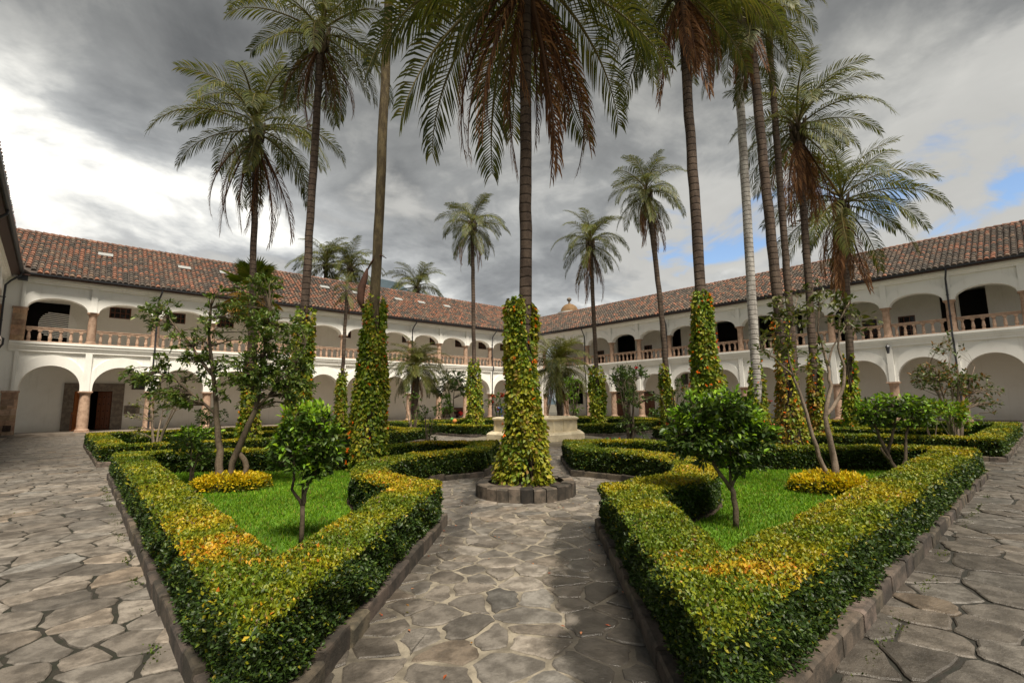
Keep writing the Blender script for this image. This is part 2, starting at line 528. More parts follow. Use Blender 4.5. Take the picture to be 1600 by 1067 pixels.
sheet('ground', -2500, 2500, -2500, 2500, -0.09, M['earth'])
left_walk = sheet('left_walkway', -3.7, 0.62, -6, 42.5, -0.016, M['mortar_dark'])
right_walk = sheet('right_walkway', 0.62, 42.5, -8, 1.05, -0.016, M['mortar_dark'])
path = sheet('garden_path', 0.62, 42.5, 1.05, 42.5, -0.010, M['mortar_pale'])


# ------------------------------------------------------------------ bed outlines
def arc(c, p0, p1, n, left=True):
    """points of a circular arc in (along, right) coordinates round c from p0 to p1, bulging away from the path"""
    a0 = math.atan2(p0[1] - c[1], p0[0] - c[0]); a1 = math.atan2(p1[1] - c[1], p1[0] - c[0])
    if left:
        while a1 < a0: a1 += 2 * math.pi
    else:
        while a1 > a0: a1 -= 2 * math.pi
    r0 = math.dist(p0, c); r1 = math.dist(p1, c)
    return [(c[0] + (r0 + (r1 - r0) * k / n) * math.cos(a0 + (a1 - a0) * k / n), c[1] + (r0 + (r1 - r0) * k / n) * math.sin(a0 + (a1 - a0) * k / n)) for k in range(n + 1)]


PC = (8.95, -0.3)
bedA_l = [AR(*p) for p in [(2.12, -1.3)] + arc(PC, (6.72, -1.28), (11.0, -1.2), 14, True) + [(14.0, -1.12), (14.0, -3.3), (12.05, -4.75), (11.75, -9.2), (10.95, -10.13)]]
bedA_r = [AR(*p) for p in [(2.16, 0.68)] + arc(PC, (6.45, 0.68), (11.0, 0.66), 14, False) + [(14.0, 0.55), (14.0, 2.9), (12.0, 4.2), (11.5, 8.3), (10.55, 9.06)]]
bedC_l = [(0.45, 18.0), (6.2, 16.9), (9.8, 17.6), (11.8, 18.7), (11.6, 21.5), (11.0, 28.2), (0.2, 28.2)]
bedC_r = [(17.5, 0.95), (16.5, 6.2), (17.2, 9.8), (18.2, 11.6), (21.5, 11.3), (29.0, 11.0), (29.0, 0.95)]
bedD_l = [(14.4, 19.3), (15.9, 18.05), (27.6, 29.5), (14.8, 29.5)]
bedD_r = [(17.7, 16.3), (19.4, 14.4), (29.5, 14.4), (29.5, 28.0)]


def area2(p):
    return sum(p[i][0] * p[(i + 1) % len(p)][1] - p[(i + 1) % len(p)][0] * p[i][1] for i in range(len(p)))


def resample(poly, step, closed=True):
    out = []
    n = len(poly)
    for i in range(n if closed else n - 1):
        a, b = poly[i], poly[(i + 1) % n]
        k = max(1, int(round(math.dist(a, b) / step)))
        out += [(a[0] + (b[0] - a[0]) * j / k, a[1] + (b[1] - a[1]) * j / k) for j in range(k)]
    if not closed:
        out.append(poly[-1])
    return out


def inset(poly, w):
    """move every edge of a closed outline inwards by w (mitred)"""
    s = 1 if area2(poly) > 0 else -1
    n = len(poly)
    out = []
    for i in range(n):
        a, b, c = Vector(poly[i - 1]), Vector(poly[i]), Vector(poly[(i + 1) % n])
        d1, d2 = (b - a).normalized(), (c - b).normalized()
        n1, n2 = Vector((-d1.y, d1.x)) * s, Vector((-d2.y, d2.x)) * s
        mm = n1 + n2
        k = mm.dot(n1)
        mm = mm / max(k, 0.35)
        p = b + mm * w
        out.append((p.x, p.y))
    return out


def inside(p, poly):
    x, y = p
    r = False
    for i in range(len(poly)):
        (x1, y1), (x2, y2) = poly[i], poly[i - 1]
        if (y1 > y) != (y2 > y) and x < (x2 - x1) * (y - y1) / (y2 - y1) + x1:
            r = not r
    return r


# ------------------------------------------------------------------ paving stones: irregular flags with open joints
def voronoi(x0, x1, y0, y1, s, keep, jit=0.48, ax=1.0):
    nx, ny = int((x1 - x0) / (s * ax)) + 1, int((y1 - y0) / s) + 1
    P = {}
    for i in range(-2, nx + 2):
        for j in range(-2, ny + 2):
            P[i, j] = (x0 + (i + 0.5 + R.uniform(-jit, jit) + 0.5 * (j % 2)) * s * ax, y0 + (j + 0.5 + R.uniform(-jit, jit)) * s)
    # leave out some seeds so that a few flags come out large
    for k in list(P):
        if R.random() < 0.13:
            del P[k]
    cells = []
    for (i, j), p in P.items():
        if not (x0 <= p[0] <= x1 and y0 <= p[1] <= y1) or not keep(p):
            continue
        poly = [(p[0] - 1.8 * s, p[1] - 1.8 * s), (p[0] + 1.8 * s, p[1] - 1.8 * s), (p[0] + 1.8 * s, p[1] + 1.8 * s), (p[0] - 1.8 * s, p[1] + 1.8 * s)]
        for a in range(-3, 4):
            for b in range(-3, 4):
                q = P.get((i + a, j + b))
                if q is None or (a == 0 and b == 0):
                    continue
                nxv, nyv = q[0] - p[0], q[1] - p[1]
                k = (q[0] ** 2 + q[1] ** 2 - p[0] ** 2 - p[1] ** 2) / 2
                new = []
                for u in range(len(poly)):
                    A, B = poly[u], poly[(u + 1) % len(poly)]
                    da, db = nxv * A[0] + nyv * A[1] - k, nxv * B[0] + nyv * B[1] - k
                    if da <= 0: new.append(A)
                    if da * db < 0:
                        t = da / (da - db)
                        new.append((A[0] + (B[0] - A[0]) * t, A[1] + (B[1] - A[1]) * t))
                poly = new
                if len(poly) < 3: break
            if len(poly) < 3: break
        if len(poly) >= 3:
            cells.append((p, poly))
    return cells


def flag_geo(mb, p, poly, joint, z, wob, tilt=0.006):
    if area2(poly) < 0:
        poly = poly[::-1]
    q = inset(poly, joint)
    if area2(q) < 0.02:
        return False
    # round the corners and roughen the edges
    out = []
    for i in range(len(q)):
        a, b = q[i], q[(i + 1) % len(q)]
        L = math.dist(a, b)
        if L < 0.03:
            out.append(a); continue
        for t in ((0.16, 0.84) if L < 0.16 else (0.10, 0.36, 0.64, 0.90)):
            out.append((a[0] + (b[0] - a[0]) * t + R.uniform(-wob, wob), a[1] + (b[1] - a[1]) * t + R.uniform(-wob, wob)))
    n = len(out)
    tx, ty, dz = R.uniform(-tilt, tilt) * 1.5, R.uniform(-tilt, tilt) * 1.5, R.uniform(-tilt, tilt)
    cx, cy = sum(a[0] for a in out) / n, sum(a[1] for a in out) / n
    zz = lambda x, y: z + dz + tx * (x - cx) + ty * (y - cy)
    top, mid, bot = [], [], []
    for x, y in out:
        ix, iy = x + (cx - x) * 0.06, y + (cy - y) * 0.06
        top.append((ix, iy, zz(ix, iy)))
        mid.append((x, y, zz(x, y) - 0.008))
        bot.append((x, y, -0.03))
    fs = [tuple(range(n))]
    for i in range(n):
        k = (i + 1) % n
        fs.append((i, i + n, k + n, k))
        fs.append((i + n, i + 2 * n, k + 2 * n, k + n))
    mb.add(top + mid + bot, fs)
    return True


def stone_tint(warm=0.0):
    v = R.uniform(0.68, 1.25)
    w = R.gauss(0.02, 0.025) + warm
    if R.random() < 0.04:
        w += 0.10
    return (v * (1 + w), v, v * (1 - w))


def pave(parent, x0, x1, y0, y1, s, joint, keep, wob, eye=(0, 0), ax=1.0, near=300):
    cells = voronoi(x0, x1, y0, y1, s, keep, ax=ax)
    vis = lambda c: (c[0][0] * 0.666 + c[0][1] * 0.746) > 1.9
    cells.sort(key=lambda c: math.dist(c[0], eye) if vis(c) else 999)
    rest = MB()
    cnt = 0
    for p, poly in cells:
        if cnt < near:
            mb = MB(); mb.tint = stone_tint()
            if flag_geo(mb, p, poly, joint * R.uniform(0.6, 1.5), 0.0, wob):
                mb.build('paving_stone', M['andesite'], parent)
                cnt += 1
        else:
            rest.tint = stone_tint()
            flag_geo(rest, p, poly, joint, 0.0, wob)
    if rest.v:
        tag(rest.build('paving_stones', M['andesite'], parent), kind='stuff')


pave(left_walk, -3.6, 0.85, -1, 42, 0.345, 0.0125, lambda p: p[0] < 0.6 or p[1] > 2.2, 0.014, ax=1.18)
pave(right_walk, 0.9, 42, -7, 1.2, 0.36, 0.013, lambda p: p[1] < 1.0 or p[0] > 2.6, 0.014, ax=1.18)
bedsh = [inset(b, 0.32) for b in (bedA_l, bedA_r, bedC_l, bedC_r, bedD_l, bedD_r)]
pave(path, 0.66, 24, 1.1, 24, 0.30, 0.0155, lambda p: not any(inside(p, b) for b in bedsh), 0.016)


# ------------------------------------------------------------------ beds: kerb stones, soil, lawn, grass, clipped hedge
def kerb(parent, outline, name='kerb_stone', h=0.13, th=0.10, L=0.42):
    p = resample(outline, 0.08)
    q = inset(p, th)
    n = len(p)
    i = 0
    cnt = 0
    rest = MB()
    while i < n:
        k = int(R.uniform(0.6, 1.35) * L / 0.08) + 1
        j = min(i + k, n)
        hh = h + R.uniform(-0.025, 0.025)
        o = R.uniform(-0.012, 0.012)
        ids = list(range(i, j + 1))
        mid = p[ids[len(ids) // 2] % n]
        near = math.hypot(*mid) < 17
        mb = MB() if near else rest
        v = R.uniform(0.75, 1.25)
        mb.tint = (v, v * R.uniform(0.93, 1.02), v * R.uniform(0.85, 1.0))
        vs, fs = [], []
        g = 0.0045
        step = max(1, (len(ids) - 1) // 2)
        ids = ids[::step] if ids[-1] == ids[::step][-1] else ids[::step] + [ids[-1]]
        pts = []
        for t, a in enumerate(ids):
            A, B = Vector(p[a % n]), Vector(q[a % n])
            if t == 0 or t == len(ids) - 1:
                b2 = ids[1] if t == 0 else ids[-2]
                dirv = (Vector(p[b2 % n]) - A)
                if dirv.length > 1e-6:
                    dirv = dirv.normalized() * g
                    A = A + dirv; B = B + dirv
            pts.append((A, B))
        for A, B in pts:
            io = (A - B).normalized() * o
            w = R.uniform(-0.006, 0.006)
            vs += [(A.x + io.x, A.y + io.y, -0.05), (A.x + io.x, A.y + io.y, hh - 0.015 + w), (A.x + io.x * 0.3 + (B.x - A.x) * 0.12, A.y + (B.y - A.y) * 0.12, hh + w), (B.x, B.y, hh + w), (B.x, B.y, -0.05)]
        for t in range(len(pts) - 1):
            for e in range(4):
                fs.append((t * 5 + e, t * 5 + e + 1, t * 5 + e + 6, t * 5 + e + 5))
        fs.append((4, 3, 2, 1, 0))
        l = (len(pts) - 1) * 5
        fs.append((l, l + 1, l + 2, l + 3, l + 4))
        mb.add(vs, fs)
        if near:
            mb.build(name, M['kerb'], parent)
            cnt += 1
        i = j
    if rest.v:
        tag(rest.build('kerb_stones', M['kerb'], parent), kind='stuff')


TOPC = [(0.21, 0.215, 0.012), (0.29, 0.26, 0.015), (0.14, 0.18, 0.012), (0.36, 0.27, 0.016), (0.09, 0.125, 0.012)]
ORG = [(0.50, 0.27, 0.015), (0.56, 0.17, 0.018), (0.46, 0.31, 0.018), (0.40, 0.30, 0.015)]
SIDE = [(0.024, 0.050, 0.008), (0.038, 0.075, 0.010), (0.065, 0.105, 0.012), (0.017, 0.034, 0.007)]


SPOTS = [(0.95, 2.35, 0.22), (0.95, 4.1, 0.32), (1.6, 2.75, 0.2), (1.75, 1.5, 0.16), (3.2, 1.4, 0.25)]


def hedge_lines(root, outer, inner, z0, z1, closed, orange=0.0, seed=0, ends=False):
    o, q = np.array(outer), np.array(inner)
    n = len(o)
    idx = np.arange(n if closed else n - 1)
    jdx = (idx + 1) % n
    quads = []      # 4 corners, outward normal, type
    H0, H1 = z0, z1

    def q3(a, b, za, zb):
        return np.stack([np.c_[a[idx], np.full(len(idx), za)], np.c_[a[jdx], np.full(len(idx), za)], np.c_[b[jdx], np.full(len(idx), zb)], np.c_[b[idx], np.full(len(idx), zb)]], 1)
    sets = [(q3(o, q, H1, H1), 0), (q3(o, o, H0, H1), 1), (q3(q, q, H0, H1), 2)]
    if ends and not closed:
        for e in (0, n - 1):
            c = np.array([[[*o[e], H0], [*q[e], H0], [*q[e], H1], [*o[e], H1]]])
            sets.append((c, 1))
    allb, alld, allL, allc, allup = [], [], [], [], []
    cen = (o.mean(0) + q.mean(0)) / 2
    for C, typ in sets:
        e1, e2 = C[:, 1] - C[:, 0], C[:, 3] - C[:, 0]
        nn = np.cross(e1, C[:, 2] - C[:, 0])
        ar = np.linalg.norm(nn, axis=1)
        nn = nrm(nn)
        mid = C.mean(1)
        if typ == 0:
            nn = nn * np.sign(nn[:, 2:3] + 1e-9)
        else:
            ref = mid[:, :2] - (np.stack([o[idx], q[idx], o[jdx], q[jdx]], 1).mean(1) if len(C) == len(idx) else (o[[0, -1]].mean(0) + q[[0, -1]].mean(0))[None] / 2)
            sg = np.sign((nn[:, :2] * ref).sum(1, keepdims=True)); sg[sg == 0] = 1
            nn = nn * sg
        dist = np.linalg.norm(mid - np.array([0, 0, 1.6]), axis=1)
        L = 0.0252 * np.maximum(1, dist / 3.0) ** 0.58
        # a face turned from the camera needs fewer leaves
        back = ((np.array([0, 0, 1.6]) - mid) * nn).sum(1) < 0
        cnt = ar * 2.7 / (0.29 * L * L) * np.where(back, 0.45, 1.0)
        cnt = NP.poisson(cnt)
        k = np.repeat(np.arange(len(C)), cnt)
        if not len(k): continue
        u, v = NP.random(len(k))[:, None], NP.random(len(k))[:, None]
        c = C[k]
        P = (c[:, 0] * (1 - u) + c[:, 1] * u) * (1 - v) + (c[:, 3] * (1 - u) + c[:, 2] * u) * v
        N = nn[k]
        lump = vnoise(P[:, :2] + P[:, 2:3] * 1.7, 3.1, seed) - 0.5
        lump2 = vnoise(P[:, :2] + P[:, 2:3] * 0.9, 9.0, seed + 3) - 0.5
        if typ == 0:
            # rounded shoulders
            sh = np.minimum(v[:, 0], 1 - v[:, 0])
            drop = 0.028 * np.clip(1 - sh / 0.09, 0, 1) ** 2
            P = P + N * (lump * 0.035 + lump2 * 0.018 - drop + NP.normal(0, 0.009, len(k)))[:, None]
        else:
            top = np.clip((P[:, 2] - (H1 - 0.09)) / 0.09, 0, 1) ** 2
            P = P + N * (lump * 0.06 + lump2 * 0.04 - 0.028 * top - 0.01 + NP.normal(0, 0.015, len(k)))[:, None]
            # leaves thin out towards the ground
            keep = NP.random(len(k)) < np.clip(0.35 + (P[:, 2] - H0) / 0.22, 0, 1)
            P, N, k, u, v = P[keep], N[keep], k[keep], u[keep], v[keep]
            lump = lump[keep]; lump2 = lump2[keep]
        m_ = len(P)
        d = nrm(N * 0.55 + NP.normal(size=(m_, 3)) * 0.62 + np.array([0, 0, 0.25]))
        base = P - d * L[k][:, None] * 0.4
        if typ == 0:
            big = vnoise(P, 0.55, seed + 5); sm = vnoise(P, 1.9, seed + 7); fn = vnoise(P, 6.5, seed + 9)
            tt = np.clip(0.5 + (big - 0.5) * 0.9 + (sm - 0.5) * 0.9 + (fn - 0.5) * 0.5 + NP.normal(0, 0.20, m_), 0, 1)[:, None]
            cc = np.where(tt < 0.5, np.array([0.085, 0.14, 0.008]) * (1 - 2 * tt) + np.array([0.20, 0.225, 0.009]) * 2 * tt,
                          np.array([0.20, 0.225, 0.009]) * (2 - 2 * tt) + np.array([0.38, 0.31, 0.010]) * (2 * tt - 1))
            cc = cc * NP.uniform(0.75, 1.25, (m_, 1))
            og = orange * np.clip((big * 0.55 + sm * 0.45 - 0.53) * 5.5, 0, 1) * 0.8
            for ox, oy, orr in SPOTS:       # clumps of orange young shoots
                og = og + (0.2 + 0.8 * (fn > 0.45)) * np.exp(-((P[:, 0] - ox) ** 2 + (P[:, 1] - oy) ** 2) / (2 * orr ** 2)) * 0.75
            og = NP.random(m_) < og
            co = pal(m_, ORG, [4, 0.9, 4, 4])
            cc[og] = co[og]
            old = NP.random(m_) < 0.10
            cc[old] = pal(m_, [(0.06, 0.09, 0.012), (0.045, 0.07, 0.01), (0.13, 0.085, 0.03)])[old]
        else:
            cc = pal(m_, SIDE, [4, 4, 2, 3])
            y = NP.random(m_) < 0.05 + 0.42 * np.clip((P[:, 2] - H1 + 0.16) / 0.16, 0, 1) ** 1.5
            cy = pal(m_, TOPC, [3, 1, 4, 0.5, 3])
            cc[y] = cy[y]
        allb.append(base); alld.append(d); allL.append(L[k]); allc.append(cc)
    base, d, L, cc = map(np.concatenate, (allb, alld, allL, allc))
    L = L * NP.uniform(0.7, 1.3, len(L))
    leaf_object('foliage', root, base, d, L, L * 0.58, cc, M['hedge_leaf'])
    # twiggy inside
    mb = MB()
    oc, qc = o + (q - o) * 0.12, q + (o - q) * 0.12
    V, Fc = [], []
    zt = z1 - 0.06
    for a, b in zip(oc, qc):
        V += [(a[0], a[1], z0 - 0.06), (a[0], a[1], zt), (b[0], b[1], zt), (b[0], b[1], z0 - 0.06)]
    for i in range(n if closed else n - 1):
        j = (i + 1) % n
        for e in range(3):
            Fc.append((i * 4 + e, i * 4 + e + 1, j * 4 + e + 1, j * 4 + e))
    if not closed:
        Fc += [(0, 1, 2, 3), ((n - 1) * 4 + 3, (n - 1) * 4 + 2, (n - 1) * 4 + 1, (n - 1) * 4)]
    mb.add(V, Fc)
    mb.build('twigs', M['core'], root)


def bed(outline, label, w=0.62, z1=0.57, orange=0.0, seed=0, grass=0, lawn=True):
    soil_in = inset(outline, 0.06)
    s = tag(link('garden_bed', make_mesh('bed_soil', [(x, y, 0.075) for x, y in soil_in], [tuple(range(len(soil_in)))], mt=M['soil'])), kind='structure')
    kerb(s, outline)
    ho = inset(outline, 0.07)
    fine = resample(ho, 0.16)
    fi = inset(fine, w) if False else None
    # inner line from the coarse outline, resampled to the same count edge by edge
    hi = inset(ho, w)
    of, jf = [], []
    n = len(ho)
    for i in range(n):
        a, b, c, e = ho[i], ho[(i + 1) % n], hi[i], hi[(i + 1) % n]
        k = max(1, int(round(max(math.dist(a, b), math.dist(c, e)) / 0.3)))
        for t in range(k):
            f = t / k
            of.append((a[0] + (b[0] - a[0]) * f, a[1] + (b[1] - a[1]) * f))
            jf.append((c[0] + (e[0] - c[0]) * f, c[1] + (e[1] - c[1]) * f))
    mid = of[0]
    root = thing('clipped_hedge', label, 'hedge', (0, 0, 0), 0, 'low clipped hedges round the garden beds')
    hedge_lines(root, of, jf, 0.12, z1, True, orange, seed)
    if lawn:
        li = inset(hi, 0.05)
        l = tag(link('lawn', make_mesh('lawn', [(x, y, 0.092) for x, y in li], [tuple(range(len(li)))], mt=M['lawn'])), kind='structure')
        if grass:
            xs, ys = [p[0] for p in li], [p[1] for p in li]
            Q = np.c_[NP.uniform(min(xs), max(xs), grass), NP.uniform(min(ys), max(ys), grass)]
            inside_ = np.zeros(grass, bool)
            for i in range(len(li)):
                (x1, y1), (x2, y2) = li[i], li[i - 1]
                if y1 == y2: continue
                inside_ ^= ((y1 > Q[:, 1]) != (y2 > Q[:, 1])) & (Q[:, 0] < (x2 - x1) * (Q[:, 1] - y1) / (y2 - y1) + x1)
            Q = Q[inside_]
            k = len(Q)
            d = nrm(NP.normal(size=(k, 3)) * 0.45 + np.array([0, 0, 1.0]))
            Lg = NP.uniform(0.025, 0.07, k)
            cg = pal(k, [(0.12, 0.25, 0.010), (0.16, 0.29, 0.012), (0.08, 0.18, 0.008), (0.24, 0.28, 0.03), (0.20, 0.17, 0.05)], [4, 3, 3, 0.9, 0.35])
            gp = vnoise(Q, 0.7, seed) * 0.5 + vnoise(Q, 2.6, seed + 2) * 0.5
            cg = cg * (0.72 + 0.56 * gp)[:, None]
            b = np.c_[Q, np.full(k, 0.088)]
            side = nrm(np.cross(d, NP.normal(size=(k, 3)))) * (0.005 + 0.0007 * np.linalg.norm(Q, axis=1))[:, None]
            V = np.stack([b - side, b + side, b + d * Lg[:, None]], 1).reshape(-1, 3)
            T = np.arange(k * 3).reshape(-1, 3)
            g = link('grass', make_mesh('grass', V, tris=T, cols=np.repeat(cg, 3, 0), mt=M['grass']))
            tag(g, 'short bright green lawn grass inside the clipped hedge', 'grass', 'lawn grass', 'stuff')
    return root


bed(bedA_l, 'big pointed hedge with orange and yellow top beside the left walkway', 0.57, 0.57, 0.40, 1, 115000)
bed(bedA_r, 'big pointed hedge beside the right walkway, green and yellow on top', 0.64, 0.57, 0.16, 2, 115000)
bed(bedC_l, 'far hedge along the left walkway with its corner behind the front left hedge', 0.62, 0.56, 0.12, 3, 0)
bed(bedC_r, 'far hedge along the right walkway beyond the front right hedge', 0.62, 0.56, 0.08, 4, 0)
bed(bedD_l, 'distant low hedge left of the stone fountain', 0.6, 0.56, 0.03, 5, 0)
bed(bedD_r, 'distant low hedge right of the stone fountain', 0.6, 0.56, 0.03, 6, 0)


def strip(pts, label, w=0.5, z1=0.6, seed=9, orange=0.03):
    P = [Vector(p) for p in resample(pts, 0.4, False)]
    o, q = [], []
    for i, p in enumerate(P):
        d = (P[min(i + 1, len(P) - 1)] - P[max(i - 1, 0)]).normalized()
        nn = Vector((-d.y, d.x))
        o.append(tuple(p + nn * w / 2)); q.append(tuple(p - nn * w / 2))
    root = thing('hedge_row', label, 'hedge', (0, 0, 0), 0, 'straight hedge rows inside the far beds')
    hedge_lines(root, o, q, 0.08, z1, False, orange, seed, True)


strip([(1.6, 22.4), (10.2, 21.6)], 'straight hedge row inside the far left bed', seed=9)
strip([(20.8, 1.9), (20.0, 10.2)], 'straight hedge row inside the far right bed', seed=10)
strip([(15.6, 26.0), (22.5, 26.0)], 'straight hedge row near the left gallery behind the fountain', seed=12)
strip([(26.0, 15.6), (26.0, 22.5)], 'straight hedge row near the right gallery behind the fountain', seed=13)


# ------------------------------------------------------------------ cloister wings
ZC, ZE = 5.85, 10.0          # gallery floor, eaves
SP_L, AP_L = 2.8, 4.4        # lower arch springing and crown
SP_U, AP_U = 8.0, 8.72
T_W = 0.62                   # thickness of the arcade wall
T_B = 3.6                    # depth of the galleries


def arch_bay(B, half, sp, ap, ztop, rx, apx, mt, name):
    """one bay of arcade wall between two column centres, local s in -B/2..B/2: pierced face, soffit, raised archivolt"""
    mb = MB()
    n = 22
    st = 0.2 if ap - sp > 1.2 else 0.0
    A = [(-half, sp)] + [(-half * math.cos(math.pi * k / n), sp + st + (ap - sp - st) * math.sin(math.pi * k / n)) for k in range(n + 1)] + [(half, sp)]
    E = [(-rx * math.cos(math.pi * k / n), sp + 0.35 + (apx - sp - 0.35) * math.sin(math.pi * k / n)) for k in range(n + 1)]
    E = [(-B / 2 + 0.0, sp)] + E + [(B / 2, sp)]
    t0, t1 = 0.10, T_W
    m_ = len(A)
    h = B / 2
    # plain face from the outer line of the archivolt to the top
    vs, fs = [], []
    for (s, z) in E:
        s = max(-h, min(h, s))
        vs += [(s, t0, z), (s, t0, ztop)]
    for i in range(m_ - 1):
        fs.append((i * 2, i * 2 + 2, i * 2 + 3, i * 2 + 1))
    mb.add(vs, fs)
    # raised archivolt band with its edge
    vs, fs = [], []
    for (s, z), (es, ez) in zip(A, E):
        es = max(-h, min(h, es))
        vs += [(s, 0.0, z), (es, 0.0, ez), (es, t0, ez), (s, t1, z)]
    for i in range(m_ - 1):
        a, b = i * 4, i * 4 + 4
        fs += [(a, b, b + 1, a + 1), (a + 1, b + 1, b + 2, a + 2), (a, a + 3, b + 3, b)]
    mb.add(vs, fs)
    # rear face
    vs, fs = [], []
    for (s, z), (es, ez) in zip(A, E):
        xs = s if abs(s) < half - 1e-6 or z > sp + st + 1e-6 else s
        vs += [(s, t1, z), (s if abs(s) < half - 1e-6 else math.copysign(h, s), t1, ztop)]
    for i in range(m_ - 1):
        fs.append((i * 2, i * 2 + 2, i * 2 + 3, i * 2 + 1))
    mb.add(vs, fs)
    for sg in (-1, 1):
        mb.add([(sg * half, t1, sp), (sg * h, t1, sp), (sg * h, t1, ztop), (sg * half, t1, ztop)], [(0, 1, 2, 3)])
        mb.add([(sg * half, 0.0, sp), (sg * h, 0.0, sp), (sg * h, t1, sp), (sg * half, t1, sp)], [(0, 1, 2, 3)])
    # pilaster strip above the column (one half each side)
    for sg in (-1, 1):
        a, b = sorted((sg * (h - 0.17), sg * h))
        mb.box(a, b, -0.065, 0.02, sp, ztop - 0.003)
    return mb.mesh(name, mt)


def column_mesh(r, z0, z1, name):
    """stone shaft with its swelling; base and capital are meshes of their own"""
    mb = MB()
    mb.lathe([(r * 1.0, z0 + 0.2), (r * 1.02, z0 + (z1 - z0) * 0.35), (r * 0.9, z1 - 0.22)], 18)
    sh = mb.mesh(name, M['pinkstone']); smooth_by_angle(sh)
    mb = MB()
    mb.box(-r * 1.3, r * 1.3, -r * 1.3, r * 1.3, z0, z0 + 0.09)
    mb.lathe([(r * 1.26, z0 + 0.09), (r * 1.28, z0 + 0.14), (r * 1.12, z0 + 0.18), (r * 1.03, z0 + 0.22)], 18)
    ba = mb.mesh(name + '_base', M['pinkstone']); smooth_by_angle(ba)
    mb = MB()
    mb.lathe([(r * 0.92, z1 - 0.24), (r * 1.02, z1 - 0.21), (r * 0.95, z1 - 0.17), (r * 1.15, z1 - 0.09)], 18)
    mb.box(-r * 1.28, r * 1.28, -r * 1.28, r * 1.28, z1 - 0.09, z1 - 0.002)
    ca = mb.mesh(name + '_capital', M['pinkstone']); smooth_by_angle(ca)
    return sh, ba, ca


def baluster_mesh(z0, z1):
    mb = MB()
    h = z1 - z0
    for r, a, b in ((0.085, 0, 0.09), (0.10, 0.86, 1.0)):
        mb.box(-r, r, -r, r, z0 + h * a, z0 + h * b)
    mb.lathe([(0.065, z0 + h * 0.09), (0.105, z0 + h * 0.24), (0.085, z0 + h * 0.5), (0.06, z0 + h * 0.78), (0.075, z0 + h * 0.86)], 8, cap=False, ph=math.pi / 8)
    return mb.mesh('baluster', M['pinkstone'])


def holed_wall(mb, s0, s1, z0, z1, t, holes, depth=0.3):
    """flat wall at depth t with real rectangular openings and their reveals"""
    ss = sorted({s0, s1} | {h[0] for h in holes} | {h[1] for h in holes})
    zs = sorted({z0, z1} | {h[2] for h in holes} | {h[3] for h in holes})
    for a, b in zip(ss[:-1], ss[1:]):
        for c, d in zip(zs[:-1], zs[1:]):
            ms, mz = (a + b) / 2, (c + d) / 2
            if any(h[0] < ms < h[1] and h[2] < mz < h[3] for h in holes):
                continue
            mb.add([(a, t, c), (b, t, c), (b, t, d), (a, t, d)], [(0, 1, 2, 3)])
    for a, b, c, d in [h[:4] for h in holes]:
        q = [(a, c), (b, c), (b, d), (a, d)]
        for (x, z), (x2, z2) in zip(q, q[1:] + q[:1]):
            mb.add([(x, t, z), (x2, t, z2), (x2, t + depth, z2), (x, t + depth, z)], [(0, 1, 2, 3)])


def tile_variants(n=10):
    out = []
    base = [(1.05, 0.52, 0.36), (0.9, 0.47, 0.34), (0.66, 0.43, 0.34), (0.5, 0.42, 0.38), (0.9, 0.66, 0.52), (0.36, 0.33, 0.31), (1.2, 0.62, 0.45), (0.62, 0.52, 0.45), (0.74, 0.40, 0.29), (0.28, 0.27, 0.26)]
    for k in range(n):
        mb = MB(); mb.tint = base[k % len(base)]
        tile_geo(mb, 0, 0, 0)
        me = mb.mesh('roof_tile', M['tile'])
        out.append((me, mb.tint))
    return out


TL, TWD = 0.44, 0.30          # tile length up the slope, spacing across


def tile_geo(mb, s, u, k, wob=0.0):
    """half-round cover tile at across-position s and up-slope position u, in roof-plane coordinates (s, u, height)"""
    vs, fs = [], []
    n = 5
    for e, (uu, r, lift) in enumerate(((u - 0.03, 0.125, 0.045), (u + TL, 0.10, 0.0))):
        for i in range(n + 1):
            a = math.pi * i / n
            vs.append((s + r * math.cos(a) * 1.05, uu, lift + r * math.sin(a) * 0.95))
    vs.append((s, u - 0.03, 0.03))
    for i in range(n):
        fs.append((i, i + 1, i + n + 2, i + n + 1))
        fs.append((i + 1, i, 2 * n + 2))
    mb.add(vs, fs)


TILES = tile_variants()


